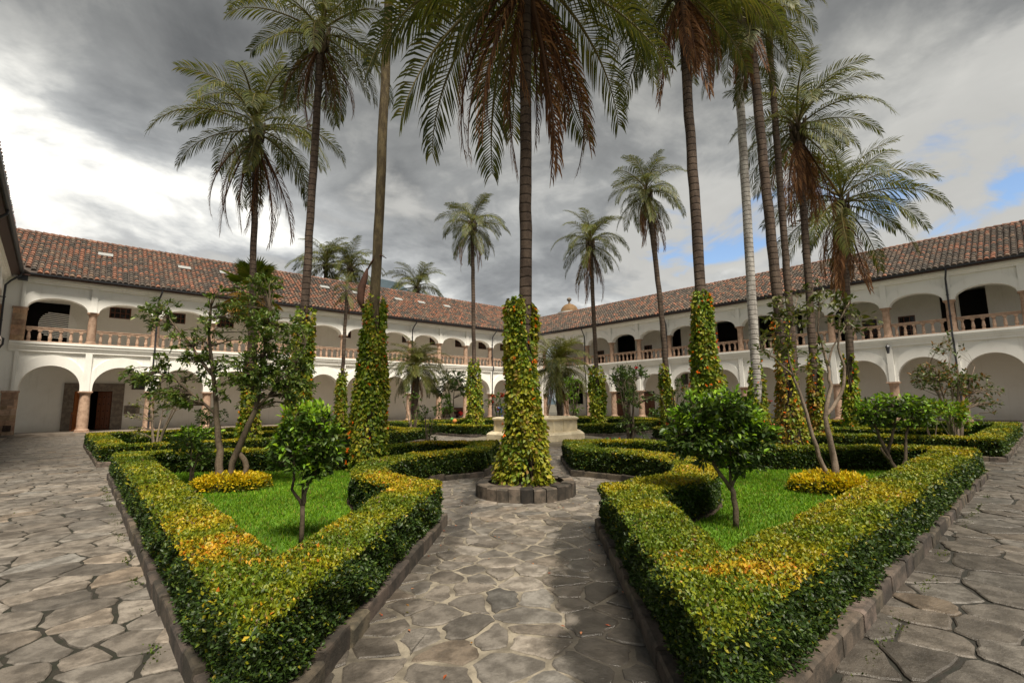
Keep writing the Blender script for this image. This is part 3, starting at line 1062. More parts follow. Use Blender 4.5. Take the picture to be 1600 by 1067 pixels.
def wing(name, label, O, rz, cols, B, T_R, Z_R, roof_keep, near_tile, low_holes=(), up_holes=(), pipes=(), full=True, tiles=True, pier=None, end_s=None):
    root = thing(name, label, 'building', (O[0], O[1], 0), rz)
    s_lo, s_hi = cols[0] * B, cols[-1] * B
    nb = len(cols) - 1
    low = arch_bay(B, B / 2 - 0.31, SP_L, AP_L, 5.24, B / 2 - 0.02, 5.08, M['plaster'], 'lower_arch')
    upm = arch_bay(B, B / 2 - 0.29, SP_U, AP_U, 9.55, B / 2 - 0.02, 9.36, M['plaster'], 'upper_arch')
    for i in range(nb):
        link('lower_arch', low, root, ((cols[i] + 0.5) * B, 0, 0))
        link('upper_arch', upm, root, ((cols[i] + 0.5) * B, 0, 0))
    lc = column_mesh(0.29, 0.15, SP_L, 'lower_column')
    uc = column_mesh(0.235, ZC, SP_U, 'upper_column')
    for i in cols:
        if pier is not None and i in pier:
            continue
        for me3, nm in ((lc, 'lower_column'), (uc, 'upper_column')):
            c = link(nm, me3[0], root, (i * B, T_W / 2, 0))
            link('column_base', me3[1], c)
            link('capital', me3[2], c)
    # cut-stone piers where the wing ends
    for i in (pier or ()):
        for z0, z1, w in ((0.15, SP_L - 0.12, 0.33), (ZC, SP_U - 0.12, 0.29)):
            z = z0
            row = 0
            while z < z1 - 0.05:
                h = min(R.uniform(0.24, 0.4), z1 - z)
                if z1 - z - h < 0.12: h = z1 - z
                sp = R.uniform(-0.1, 0.1) if row % 2 else R.uniform(-0.22, 0.22)
                for a, b in ((-w, sp - 0.004), (sp + 0.004, w)):
                    mb = MB()
                    v = R.uniform(0.75, 1.2)
                    mb.tint = (v * R.uniform(0.95, 1.1), v, v * R.uniform(0.85, 1.0))
                    e = R.uniform(0, 0.014)
                    mb.box(a - (e if a < -w + 0.01 else 0), b + (e if b > w - 0.01 else 0), -0.02 - e, T_W - 0.02, z + 0.004, z + h - 0.004)
                    mb.build('pier_stone', M['pinkstone'], root, (i * B, 0, 0))
                z += h; row += 1
            mb = MB(); mb.box(-w - 0.05, w + 0.05, -0.06, T_W, z1, z1 + 0.118)
            mb.build('pier_capital', M['pinkstone'], root, (i * B, 0, 0))
    # cornices, string course
    mb = MB()
    e = end_s if end_s is not None else s_hi
    for a, z0, z1 in ((-0.06, 5.24, 5.42), (-0.12, 5.42, 5.55), (-0.19, 5.55, 5.70), (-0.25, 5.70, ZC)):
        mb.box(s_lo - 0.3, e, a, T_W, z0, z1)
    for a, z0, z1 in ((-0.08, 9.55, 9.66), (-0.14, 9.66, 9.76), (-0.26, 9.76, 9.90)):
        mb.box(s_lo - 0.3, e, a, T_W, z0, z1)
    mb.build('cornice', M['plaster'], root)
    # steps and gallery floors, ceilings
    mb = MB(); mb.box(s_lo - 0.3, e, -0.55, T_B + 4.2, -0.06, 0.15); mb.box(s_lo - 0.3, e, -0.95, -0.55, -0.06, 0.06)
    mb.build('plinth', M['floor'], root)
    mb = MB(); mb.box(s_lo - 0.3, e, T_W + 0.002, T_B + 4.2, 5.56, ZC - 0.002); mb.box(s_lo - 0.3, e, T_W + 0.002, T_B + 4.2, 9.70, 9.88)
    mb.build('floor_slab', M['plaster_in'], root)
    # gallery back walls with their openings, and dark rooms behind
    mb = MB()
    holed_wall(mb, s_lo - 0.3, e, 0.15, 5.56, T_B, list(low_holes))
    holed_wall(mb, s_lo - 0.3, e, ZC, 9.70, T_B, list(up_holes))
    mb.build('back_wall', M['plaster_in'], root)
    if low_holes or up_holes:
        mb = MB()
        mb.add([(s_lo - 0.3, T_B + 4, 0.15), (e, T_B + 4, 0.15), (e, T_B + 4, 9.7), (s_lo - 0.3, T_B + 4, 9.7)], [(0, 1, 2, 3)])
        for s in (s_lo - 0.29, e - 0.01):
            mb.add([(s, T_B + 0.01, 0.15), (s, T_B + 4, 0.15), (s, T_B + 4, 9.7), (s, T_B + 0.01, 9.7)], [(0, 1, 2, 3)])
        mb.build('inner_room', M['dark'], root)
    if full:
        # stone balustrade: rails and single balusters
        bm = baluster_mesh(ZC + 0.09, ZC + 0.80)
        L = B - 0.5
        rb = MB(); rb.box(-L / 2, L / 2, -0.11, 0.11, ZC + 0.80, ZC + 0.91); rb.box(-L / 2, L / 2, -0.135, 0.135, ZC + 0.91, ZC + 0.98)
        hr = rb.mesh('handrail', M['pinkstone'])
        rb = MB(); rb.box(-L / 2, L / 2, -0.11, 0.11, ZC, ZC + 0.09)
        fr = rb.mesh('bottom_rail', M['pinkstone'])
        for i in range(nb):
            c = (cols[i] + 0.5) * B
            link('handrail', hr, root, (c, 0.26, 0)); link('bottom_rail', fr, root, (c, 0.26, 0))
            for k in range(6):
                link('baluster', bm, root, (c - L / 2 + L * (k + 0.5) / 6, 0.26, 0))
    # roof: slab, tiles, ridge, gutter
    EZ, ET = ZE + 0.05, -0.72
    slope = math.hypot(T_R - ET, Z_R - EZ)
    du = ((T_R - ET) / slope, (Z_R - EZ) / slope)
    nv = (-du[1], du[0])

    def rp(s, u, h):
        return (s, ET + du[0] * u + nv[0] * h, EZ + du[1] * u + nv[1] * h)
    r = MB()
    ns = int((e + 8 - s_lo) / 0.5)
    prev = None
    # the slab follows the valley line at its ends, in strips up the slope
    steps = 24
    rows = []
    for k in range(steps + 1):
        u = slope * k / steps
        t = ET + du[0] * u
        a, b = roof_keep(t)
        rows.append((a, b, u))
    vs, fs = [], []
    for a, b, u in rows:
        vs += [rp(a, u, 0), rp(b, u, 0), rp(a, u, -0.12), rp(b, u, -0.12)]
    for k in range(steps):
        o, q = k * 4, k * 4 + 4
        fs += [(o, o + 1, q + 1, q), (o + 2, q + 2, q + 3, o + 3), (o, q, q + 2, o + 2), (o + 1, o + 3, q + 3, q + 1)]
    fs += [(0, 2, 3, 1)]
    # far slope behind the ridge
    a, b, u = rows[-1]
    o = len(vs)
    vs += [rp(a, slope, 0), rp(b, slope, 0), (b, T_R + 5.5, ZE), (a, T_R + 5.5, ZE)]
    fs.append((o, o + 1, o + 2, o + 3))
    r.add(vs, fs)
    roof = r.build('roof', M['roof_bed'], root)
    # rafters' soffit board
    a0, b0 = roof_keep(0)
    sf = MB(); sf.box(max(a0, s_lo - 4), b0, ET + 0.1, -0.262, ZE - 0.10, ZE - 0.06)
    sf.build('soffit_board', M['wood_dark'], root)
    if tiles:
        todo = []
        for ri in range(int(slope / (TL - 0.07))):
            u = ri * (TL - 0.07)
            t = ET + du[0] * u
            a, b = roof_keep(t)
            k0, k1 = int(a / TWD) + 1, int(b / TWD)
            for k in range(k0, k1):
                todo.append((k * TWD, u))
        W = Matrix.Rotation(rz, 4, 'Z')
        def dist(su):
            p = W @ Vector(rp(su[0], su[1], 0)) + Vector((O[0], O[1], -1.6))
            f = p.dot(F)
            if f <= 1: return 1e6
            x, y = p.dot(RT) / f, p.dot(UP) / f
            return p.length + (0 if abs(x) < 1.07 and abs(y) < 0.72 else 1e4)
        todo.sort(key=dist)
        rot = Matrix(((1, 0, 0), (0, du[0], nv[0]), (0, du[1], nv[1])))
        rest = MB()
        for n_, (s, u) in enumerate(todo):
            kx = int(abs(math.sin(s * 12.9 + u * 78.2) * 4375.85) * 97) % len(TILES)
            patch = math.sin(s * 0.55 + u * 0.9) + math.sin(s * 0.21 - u * 0.6 + 1.3)
            if near_tile[1] < 0.5 and R.random() < 0.42: kx = R.choice((3, 5, 9, 7))
            if patch > 0.8 and R.random() < 0.5: kx = R.choice((3, 5, 9))
            if n_ < near_tile[0]:
                o_ = link('roof_tile', TILES[kx][0], roof)
                mt_ = rot.to_4x4(); mt_.translation = Vector(rp(s + R.uniform(-0.012, 0.012), u + R.uniform(-0.015, 0.015), 0))
                o_.matrix_local = mt_
            else:
                tmp = MB(); tile_geo(tmp, s + R.uniform(-0.012, 0.012), u + R.uniform(-0.015, 0.015), 0)
                rest.tint = TILES[kx][1]
                rest.add([rp(*p) for p in tmp.v], tmp.f)
        if rest.v:
            tag(rest.build('roof_tiles', M['tile'], roof), kind='stuff')
        a, b, u = rows[-1]
        rd = MB()
        rd.tint = (0.8, 0.5, 0.38)
        s = a
        while s < b:
            v = R.uniform(0.5, 1.2); rd.tint = (v, v * 0.6, v * 0.48)
            rd.tube([rp(s, slope, 0.03), rp(min(s + 0.45, b), slope, 0.0)], [0.15, 0.12], 8)
            s += 0.42
        tag(rd.build('ridge_tiles', M['tile'], roof), kind='stuff')
    g = MB()
    ga, gb = roof_keep(ET)
    prof = [(-0.085, 0.0), (-0.075, -0.075), (0.0, -0.115), (0.075, -0.075), (0.085, 0.0), (0.06, 0.0), (0.0, -0.085), (-0.06, 0.0)]
    vs = [(s, ET - 0.02 + a, EZ + 0.0 + b) for s in (ga, gb) for a, b in prof]
    g.add(vs, [(i, (i + 1) % 8, (i + 1) % 8 + 8, i + 8) for i in range(8)] + [tuple(range(8))[::-1], tuple(range(8, 16))])
    g.build('gutter', M['metal'], root)
    for s in pipes:
        p = MB()
        p.tube([(s + 0.12, ET, EZ - 0.1), (s + 0.12, ET + 0.02, EZ - 0.3), (s + 0.02, -0.33, 9.35), (s, -0.13, 9.05), (s, -0.12, 8.0), (s, -0.14, ZC + 0.1), (s, -0.31, ZC - 0.02), (s, -0.31, 5.5), (s, -0.1, 5.1), (s, -0.09, SP_L), (s, -0.075 - 0.05, 0.2)], 0.055, 8)
        for z in (8.3, 6.9, 4.4, 3.0, 1.3):
            p.box(s - 0.075, s + 0.075, -0.2, 0.05, z, z + 0.035)
        p.build('downpipe', M['metal'], root)
    return root, rp


M['roof_bed'] = plain('roof_bedding', (0.07, 0.055, 0.047), 0.95, noise=0.4, scale=3)


def lattice_window(root, s0, s1, z0, z1, t, nx=4, nz=2, mtf='wood'):
    fb = MB()
    for a, b, c, d in ((s0, s1, z0, z0 + 0.07), (s0, s1, z1 - 0.07, z1), (s0, s0 + 0.07, z0 + 0.07, z1 - 0.07), (s1 - 0.07, s1, z0 + 0.07, z1 - 0.07)):
        fb.box(a, b, t + 0.06, t + 0.14, c, d)
    w = fb.build('window_frame', M[mtf], root)
    bars = MB()
    for i in range(1, nx):
        s = s0 + (s1 - s0) * i / nx
        bars.box(s - 0.02, s + 0.02, t + 0.07, t + 0.115, z0 + 0.07, z1 - 0.07)
    for i in range(1, nz):
        z = z0 + (z1 - z0) * i / nz
        bars.box(s0 + 0.07, s1 - 0.07, t + 0.075, t + 0.11, z - 0.02, z + 0.02)
    bars.build('glazing_bar', M[mtf], w)
    pb = MB(); pb.box(s0 + 0.05, s1 - 0.05, t + 0.12, t + 0.13, z0 + 0.05, z1 - 0.05)
    pb.build('pane', M['glass'], w)


# left wing ------------------------------------------------------------
BL = 3.429
OL = (0.156, 42.04)
upw = []
for i in range(-1, 12):
    c = i * BL + 1.52
    if i >= 0:
        upw.append((c - 0.63, c + 0.63, 8.28, 9.12))
door = (-0.55, 1.50, 0.151, 2.93)
low_l = [door, (43.0 - .156 - 1.6, 43.0 - .156 - 0.2, 1.5, 4.6)]
up_l = [(-3.55, -1.25, ZC + 0.001, 9.0)] + upw
left, rpL = wing('left_cloister_wing', 'long white two storey arcaded wing with red tiled roof on the left', OL, 0.0, list(range(-1, 13)), BL, 4.96 + 0.1, 14.15,
                 lambda t: (-2.95 - 0.156 - (t + 0.72) * 0.95, 41.05 - 0.156 + (t + 0.72)), (300, 1.0), low_l, up_l, [BL * 1, BL * 4, BL * 7, BL * 10], pier=(-1, 12), end_s=45.4 - 0.156)
for a, b, c, d in upw:
    lattice_window(left, a, b, c, d, T_B)
# skylights flush in the roof
for x, y in ((0.51, 45.03), (5.3, 44.85), (8.17, 45.02), (16.48, 45.17), (19.57, 44.97), (24.12, 44.93), (26.94, 44.98), (30.28, 44.98)):
    s, t = x - OL[0], y - OL[1]
    slope = math.hypot(5.06 + 0.72, 14.15 - 10.05)
    u = (t + 0.72) / ((5.06 + 0.72) / slope)
    mb = MB()
    vs = [rpL(s + a, u + b, h) for h in (0.08, 0.17) for a, b in ((-0.42, -0.25), (0.42, -0.25), (0.42, 0.25), (-0.42, 0.25))]
    mb.add(vs, [(0, 3, 2, 1), (4, 5, 6, 7), (0, 1, 5, 4), (1, 2, 6, 5), (2, 3, 7, 6), (3, 0, 4, 7)])
    mb.build('skylight', M['skylight'], left)
# stone door surround and its two leaves
mb = MB()
mb.box(-1.12, -0.55, T_B - 0.14, T_B + 0.02, 0.15, 2.93); mb.box(1.50, 2.16, T_B - 0.14, T_B + 0.02, 0.15, 2.93)
mb.box(-1.12, 2.16, T_B - 0.15, T_B + 0.02, 2.933, 3.46)
for s in (-0.98, -0.78, 1.68, 1.92):
    mb.box(s, s + 0.09, T_B - 0.18, T_B - 0.14, 0.55, 2.75)
df = mb.build('door_surround', M['greystone'], left)
lf = MB(); lf.box(0, 0.95, -0.03, 0.03, 0.18, 2.9)
for z0, z1 in ((0.35, 0.95), (1.1, 1.55), (1.7, 2.7)):
    lf.box(0.15, 0.8, -0.055, -0.03, z0, z1); lf.box(0.25, 0.7, -0.075, -0.055, z0 + 0.1, z1 - 0.1)
o = lf.build('door_leaf', M['wood_orange'], left, (-0.53, T_B + 0.05, 0)); o.rotation_euler = (0, 0, rad(-18 + 60))
lf = MB(); lf.box(-0.95, 0, -0.03, 0.03, 0.18, 2.9)
for k in range(3):
    lf.box(-0.9 + k * 0.31, -0.66 + k * 0.31, -0.055, -0.03, 0.25, 2.82)
o = lf.build('door_leaf', M['wood'], left, (1.48, T_B + 0.05, 0)); o.rotation_euler = (0, 0, rad(-38)); o['label'] = 'dark red door leaf with iron studs'
st = MB()
for k in range(3):
    for z in (0.45, 0.95, 1.5, 2.0, 2.5):
        st.lathe([(0.045, -0.01), (0.03, 0.03)], 6, (0, 0))
        vs = st.v[-12:]
        st.v[-12:] = [(-0.78 + k * 0.31 + p[0], -0.055 - p[2], z + p[1]) for p in vs]
tag(st.build('studs', M['iron'], o), kind='stuff')
# striped lattice screen in the end bay upstairs
sc = MB()
for k in range(14):
    z = 6.42 + k * 0.125
    w = 0.95 * math.sqrt(max(0.05, 1 - ((z - 7.3) / 0.95) ** 2))
    sc.box(-w, w, -0.03, 0.03, z, z + 0.055)
o = sc.build('slatted_screen', M['plaster'], left, (-2.25, T_B - 1.3, 0)); o.rotation_euler = (0, rad(4), 0)

# right wing -------------------------------------------------------------
BR = 3.389
OR = (41.8, 41.2)
SV = lambda v: 41.2 - v       # world y -> position along the wing
up_r, low_r = [], []
upwin_r = []
for v0, v1 in ((30.3, 32.8), (24.8, 25.9), (18.9, 21.1), (15.1, 17.2), (13.6, 14.1), (10.1, 11.3), (3.95, 4.75), (2.35, 3.75), (-3.2, -1.4)):
    up_r.append((SV(v1), SV(v0), ZC + 0.001, 9.2))
for v0, v1 in ((6.2, 7.2), (8.5, 9.45), (22.6, 23.5), (28.2, 29.2), (34.6, 35.6), (-0.4, 0.6)):
    h = (SV(v1), SV(v0), 6.15, 7.75)
    upwin_r.append(h); up_r.append(h)
low_r = [(SV(41.1), SV(38.0), 1.5, 5.0), (SV(36.9), SV(34.9), 0.151, 3.2), (SV(33.2), SV(31.9), 0.151, 2.8), (SV(29.6), SV(28.2), 0.151, 2.8)]
right, rpR = wing('right_cloister_wing', 'long white two storey arcaded wing with dark tiled roof on the right', OR, rad(-90), list(range(0, 16)), BR, 5.3, 13.5,
                  lambda t: (-(t + 0.72) * 1.0 - 0.14, 15 * BR), (300, 0.0), low_r, up_r, [SV(34.43) + 0, SV(34.43 - 3 * BR), SV(34.43 - 6 * BR), SV(34.43 - 9 * BR)], pier=(15,), end_s=15 * BR)
for a, b, c, d in upwin_r:
    lattice_window(right, a, b, c, d, T_B, 3, 3)
for a, b, c, d in low_r[2:]:
    mb = MB(); mb.box(a + 0.02, b - 0.02, T_B + 0.08, T_B + 0.15, 0.16, 2.6)
    mb.box(a + 0.12, (a + b) / 2 - 0.05, T_B + 0.05, T_B + 0.08, 0.4, 2.4); mb.box((a + b) / 2 + 0.05, b - 0.12, T_B + 0.05, T_B + 0.08, 0.4, 2.4)
    mb.build('door', M['wood'], right)
mb = MB(); mb.box(41.66, 42.41, 41.22, 42.03, 0.15, 9.899); mb.box(41.70, 42.30, 42.0, 42.5, 0.15, 5.2)
cp = mb.build('corner_pier', M['plaster'], right); cp.matrix_parent_inverse = Matrix.Translation((OR[0], OR[1], 0)).inverted(); cp.matrix_parent_inverse = (Matrix.Translation((OR[0], OR[1], 0)) @ Matrix.Rotation(rad(-90), 4, 'Z')).inverted()
# near wing along the left edge ---------------------------------------------
near_rz = rad(90 + 1.85)
ON = (-4.07 + 27.6 * math.sin(rad(1.85)), 42.0 - 27.6 * math.cos(rad(1.85)))
near, rpN = wing('near_cloister_wing', 'white arcaded wing seen edge on at the far left with a dark eaves gutter', ON, near_rz, list(range(0, 9)), 3.45, 5.0, 14.0,
                 lambda t: (-0.4, 27.6 + (t + 0.2) * 0.9), (0, 1.0), (), (), [27.6 - 1.1, 13.8], tiles=True, pier=(8,), end_s=27.6 + 0.1)
mb = MB()
mb.box(27.6 - 0.45, 27.6 + 0.05, -1.0, -0.55, 9.62, 9.98)
mb.build('rain_hopper', M['metal'], near)
mb = MB(); mb.box(-9.5 - OL[0], -3.276 - OL[0], 0.06, 0.62, 0.16, 9.85)
mb.build('corner_wall', M['plaster'], left)

# black iron grille and hoop by the corner, lantern, pictures -----------------
g = thing('iron_grille', 'small black louvred iron grille on the foot of the corner stone pier', 'grille', (-3.22, 41.98, 0.55))
mb = MB(); mb.box(-0.17, 0.17, -0.03, 0.0, -0.17, -0.14); mb.box(-0.17, 0.17, -0.03, 0.0, 0.14, 0.17); mb.box(-0.17, -0.14, -0.03, 0, -0.14, 0.14); mb.box(0.14, 0.17, -0.03, 0, -0.14, 0.14)
mb.build('frame', M['iron'], g)
for k in range(4):
    mb = MB(); mb.box(-0.14, 0.14, -0.05, -0.01, -0.11 + k * 0.065, -0.08 + k * 0.065); mb.build('slat', M['iron'], g)

g = thing('wooden_hoop', 'curved light wood hoop leaning beside the orange door leaf', 'hoop', (-0.45, 44.9, 0.15))
mb = MB()
mb.tube([(0.0 + 0.55 * math.sin(a) * 0.75, 0.1 * math.cos(a), 0.62 - 0.62 * math.cos(a)) for a in [math.pi * k / 14 for k in range(15)]], 0.045, 8)
mb.build('rim', M['wood_orange'], g)
mb = MB(); mb.tube([(0, 0.1, 0.02), (0, -0.1, 1.22)], 0.03, 6); mb.build('chord', M['wood'], g)

g = thing('wall_lantern', 'small grey metal lantern on the right wing between two lower arches', 'lantern', (41.70, 7.32, 4.75))
mb = MB(); mb.lathe([(0.07, 0.0), (0.13, 0.45), (0.15, 0.46), (0.03, 0.62)], 6); mb.build('lamp_body', M['metal'], g, (-0.22, 0, 0))
mb = MB(); mb.tube([(0.06, 0, 0.2), (-0.1, 0, 0.68), (-0.22, 0, 0.6)], 0.018, 6); mb.build('bracket', M['iron'], g)


def picture(name, label, loc, w, h, rz, cat='picture', mt='paint'):
    g = thing(name, label, cat, loc, rz)
    mb = MB()
    for a, b, c, d in ((-w / 2, w / 2, 0, 0.07), (-w / 2, w / 2, h - 0.07, h), (-w / 2, -w / 2 + 0.07, 0.07, h - 0.07), (w / 2 - 0.07, w / 2, 0.07, h - 0.07)):
        mb.box(a, b, -0.06, 0, c, d)
    mb.build('frame', M['wood_dark'], g)
    mb = MB(); mb.box(-w / 2 + 0.05, w / 2 - 0.05, -0.035, -0.005, 0.05, h - 0.05); mb.build('canvas', M[mt], g)


picture('framed_picture', 'dark framed picture high on the left gallery wall right of the open doorway', (3.15, 45.62, 3.05), 0.85, 0.95, 0)
picture('framed_picture', 'small dark framed picture on the lower right gallery wall behind a vine covered palm', (45.38, 24.65, 3.35), 0.7, 1.05, rad(-90))
g = thing('stone_plaque', 'grey stone plaque on the white wall right of the open doorway', 'plaque', (2.85, 45.63, 1.25))
mb = MB(); mb.box(-0.46, 0.46, -0.05, 0, 0, 0.62); mb.build('slab', M['greystone'], g)
mb = MB()
for k in range(5):
    mb.box(-0.36, R.uniform(0.2, 0.36), -0.056, -0.05, 0.1 + k * 0.095, 0.13 + k * 0.095)
mb.build('inscription', M['metal'], g)

# dome with its ball finial beyond the corner ---------------------------------
g = thing('church_dome', 'small brown dome with a ball finial rising behind the corner roof', 'dome', (60.6, 53.1, 0))
mb = MB(); mb.lathe([(1.7, 8), (1.7, 16.55), (1.95, 16.6), (2.0, 16.85), (1.6, 16.9)], 20); o = mb.build('drum', M['plaster'], g); smooth_by_angle(o.data, 30)
mb = MB(); mb.lathe([(1.5, 16.9)] + [(1.5 * math.cos(a), 16.9 + 1.45 * math.sin(a)) for a in [k * math.pi / 20 for k in range(1, 10)]] + [(0.22, 18.36)], 24)
o = mb.build('cap', M['lead'], g); smooth_by_angle(o.data, 40)
mb = MB(); mb.lathe([(0.22, 18.3), (0.14, 18.75), (0.26, 18.82), (0.40, 19.0), (0.40, 19.2), (0.2, 19.42), (0.03, 19.46)], 14); o = mb.build('finial', M['greystone'], g); smooth_by_angle(o.data)

# distant hills -----------------------------------------------------------------
def hill(cx, cy, rx, h):
    n, k = 28, 8
    vs, fs = [(cx, cy, h)], []
    for j in range(1, k + 1):
        for i in range(n):
            a = 2 * math.pi * i / n
            r = j / k
            w = 1 + 0.12 * math.sin(3 * a + cx) + 0.06 * math.sin(7 * a)
            vs.append((cx + rx * r * w * math.cos(a), cy + rx * r * w * math.sin(a), h * (0.5 + 0.5 * math.cos(math.pi * r)) + R.uniform(-3, 3) - 2))
    for i in range(n): fs.append((0, 1 + i, 1 + (i + 1) % n))
    for j in range(k - 1):
        for i in range(n):
            a, b = 1 + j * n + i, 1 + j * n + (i + 1) % n
            fs.append((a, a + n, b + n, b))
    me = make_mesh('hills', vs, fs, mt=M['hill'], smooth=True)
    return tag(link('hills', me), kind='structure')


hill(690, 1395, 420, 405)
hill(880, 1250, 380, 338)


# ------------------------------------------------------------------ palms
def frond_mesh(name, e0, droop, L=1.0, spread=1.0, cols=None, n=56, ll=0.235, lw=0.0050, twist=0.0, hang=0.5, mt='frond', collapse=1.0, seed=0):
    """one feather frond: arching rachis in the x-z plane (unit length along +x), two rows of drooping leaflets"""
    rs = np.random.default_rng(seed)
    N = 18
    pts = [np.zeros(3)]
    tang = []
    for i in range(N):
        t = i / N
        a = e0 - droop * (t ** 1.25)
        d = np.array([math.cos(a), math.sin(twist) * t * 0.3, math.sin(a)]); d /= np.linalg.norm(d)
        tang.append(d); pts.append(pts[-1] + d * L / N)
    tang.append(tang[-1]); pts = np.array(pts); tang = np.array(tang)
    V, Q, C = [], [], []

    def addv(vs, qs, c):
        o = len(V)
        V.extend(vs); C.extend([c] * len(vs)); Q.extend([[i + o for i in q] for q in qs])
    rc = np.array(cols[-1])
    for i in range(N):
        w0, w1 = 0.013 * (1 - i / N) + 0.0022, 0.013 * (1 - (i + 1) / N) + 0.0022
        y = np.array([0, 1, 0]); nz0 = np.cross(tang[i], y); nz1 = np.cross(tang[i + 1], y)
        a, b = pts[i], pts[i + 1]
        addv([a + y * w0, a - nz0 * w0 * 0.8, a - y * w0, a + nz0 * w0 * 0.5, b + y * w1, b - nz1 * w1 * 0.8, b - y * w1, b + nz1 * w1 * 0.5],
             [[0, 1, 5, 4], [1, 2, 6, 5], [2, 3, 7, 6], [3, 0, 4, 7]], rc)
    g = np.array([0, 0, -1.0])
    for k in range(n):
        t = 0.13 + 0.87 * (k + 0.5) / n
        f = t * N; i = min(int(f), N - 1); fr = f - i
        p = pts[i] * (1 - fr) + pts[i + 1] * fr
        d = tang[i]
        upv = np.cross(d, [0, 1, 0]); upv = upv / np.linalg.norm(upv)
        if upv[2] < 0: upv = -upv
        prof = (min(1.0, 0.45 + (t - 0.13) * 3.2) * (1.0 - 0.62 * max(0, (t - 0.45) / 0.55) ** 1.6))
        for sg in (-1, 1):
            if rs.random() < 0.05: continue
            l = ll * prof * rs.uniform(0.85, 1.12)
            side = np.array([0, sg, 0.0])
            fwd = 0.42 + 0.75 * t + rs.normal(0, 0.08)
            v0 = side * spread + d * fwd + upv * (0.22 + rs.normal(0, 0.10))
            v0 /= np.linalg.norm(v0)
            v1 = v0 + g * hang * (0.8 + 0.4 * rs.random()); v1 /= np.linalg.norm(v1)
            v2 = v1 + g * hang * 1.25; v2 /= np.linalg.norm(v2)
            a0 = p; a1 = p + v0 * l * 0.4; a2 = a1 + v1 * l * 0.33; a3 = a2 + v2 * l * 0.27
            wd = np.cross(v0, upv); wd /= max(np.linalg.norm(wd), 1e-6)
            w = lw * rs.uniform(0.8, 1.2)
            c = np.array(cols[rs.integers(0, len(cols) - 1)]) * rs.uniform(0.75, 1.25)
            addv([a0 - wd * w * 0.4, a0 + wd * w * 0.4, a1 + wd * w, a1 - wd * w, a2 + wd * w * 0.8, a2 - wd * w * 0.8, a3 + wd * w * 0.12, a3 - wd * w * 0.12],
                 [[0, 1, 2, 3], [3, 2, 4, 5], [5, 4, 6, 7]], c)
    return make_mesh(name, np.array(V), quads=np.array(Q), cols=np.array(C), mt=M[mt])


GREEN = [(0.070, 0.088, 0.022), (0.10, 0.112, 0.026), (0.052, 0.070, 0.022), (0.14, 0.135, 0.034), (0.16, 0.14, 0.05)]
LIME = [(0.13, 0.145, 0.030), (0.10, 0.12, 0.026), (0.17, 0.16, 0.038), (0.08, 0.10, 0.02), (0.18, 0.15, 0.05)]
BROWN = [(0.26, 0.125, 0.06), (0.18, 0.085, 0.045), (0.33, 0.175, 0.085), (0.12, 0.06, 0.036), (0.12, 0.065, 0.04)]
FR = {}
for k, (e, dr) in enumerate([(80, 75), (66, 88), (50, 100), (34, 105), (16, 92), (-4, 80), (-24, 58), (-42, 40)]):
    FR['g%d' % k] = frond_mesh('frond', rad(e), rad(dr), cols=GREEN, hang=0.30 + 0.07 * k, seed=k, twist=0.5 if k % 2 else -0.5)
    FR['l%d' % k] = frond_mesh('frond', rad(e), rad(dr), cols=LIME, hang=0.25 + 0.07 * k, seed=k + 20, twist=-0.5 if k % 2 else 0.5)
for k, (e, dr) in enumerate([(-38, 58), (-62, 30), (-74, 16), (-56, 38)]):
    FR['d%d' % k] = frond_mesh('dry_frond', rad(e), rad(dr), cols=BROWN, n=46, ll=0.17, spread=0.5, hang=1.2, lw=0.0036, mt='dry_frond', seed=40 + k)


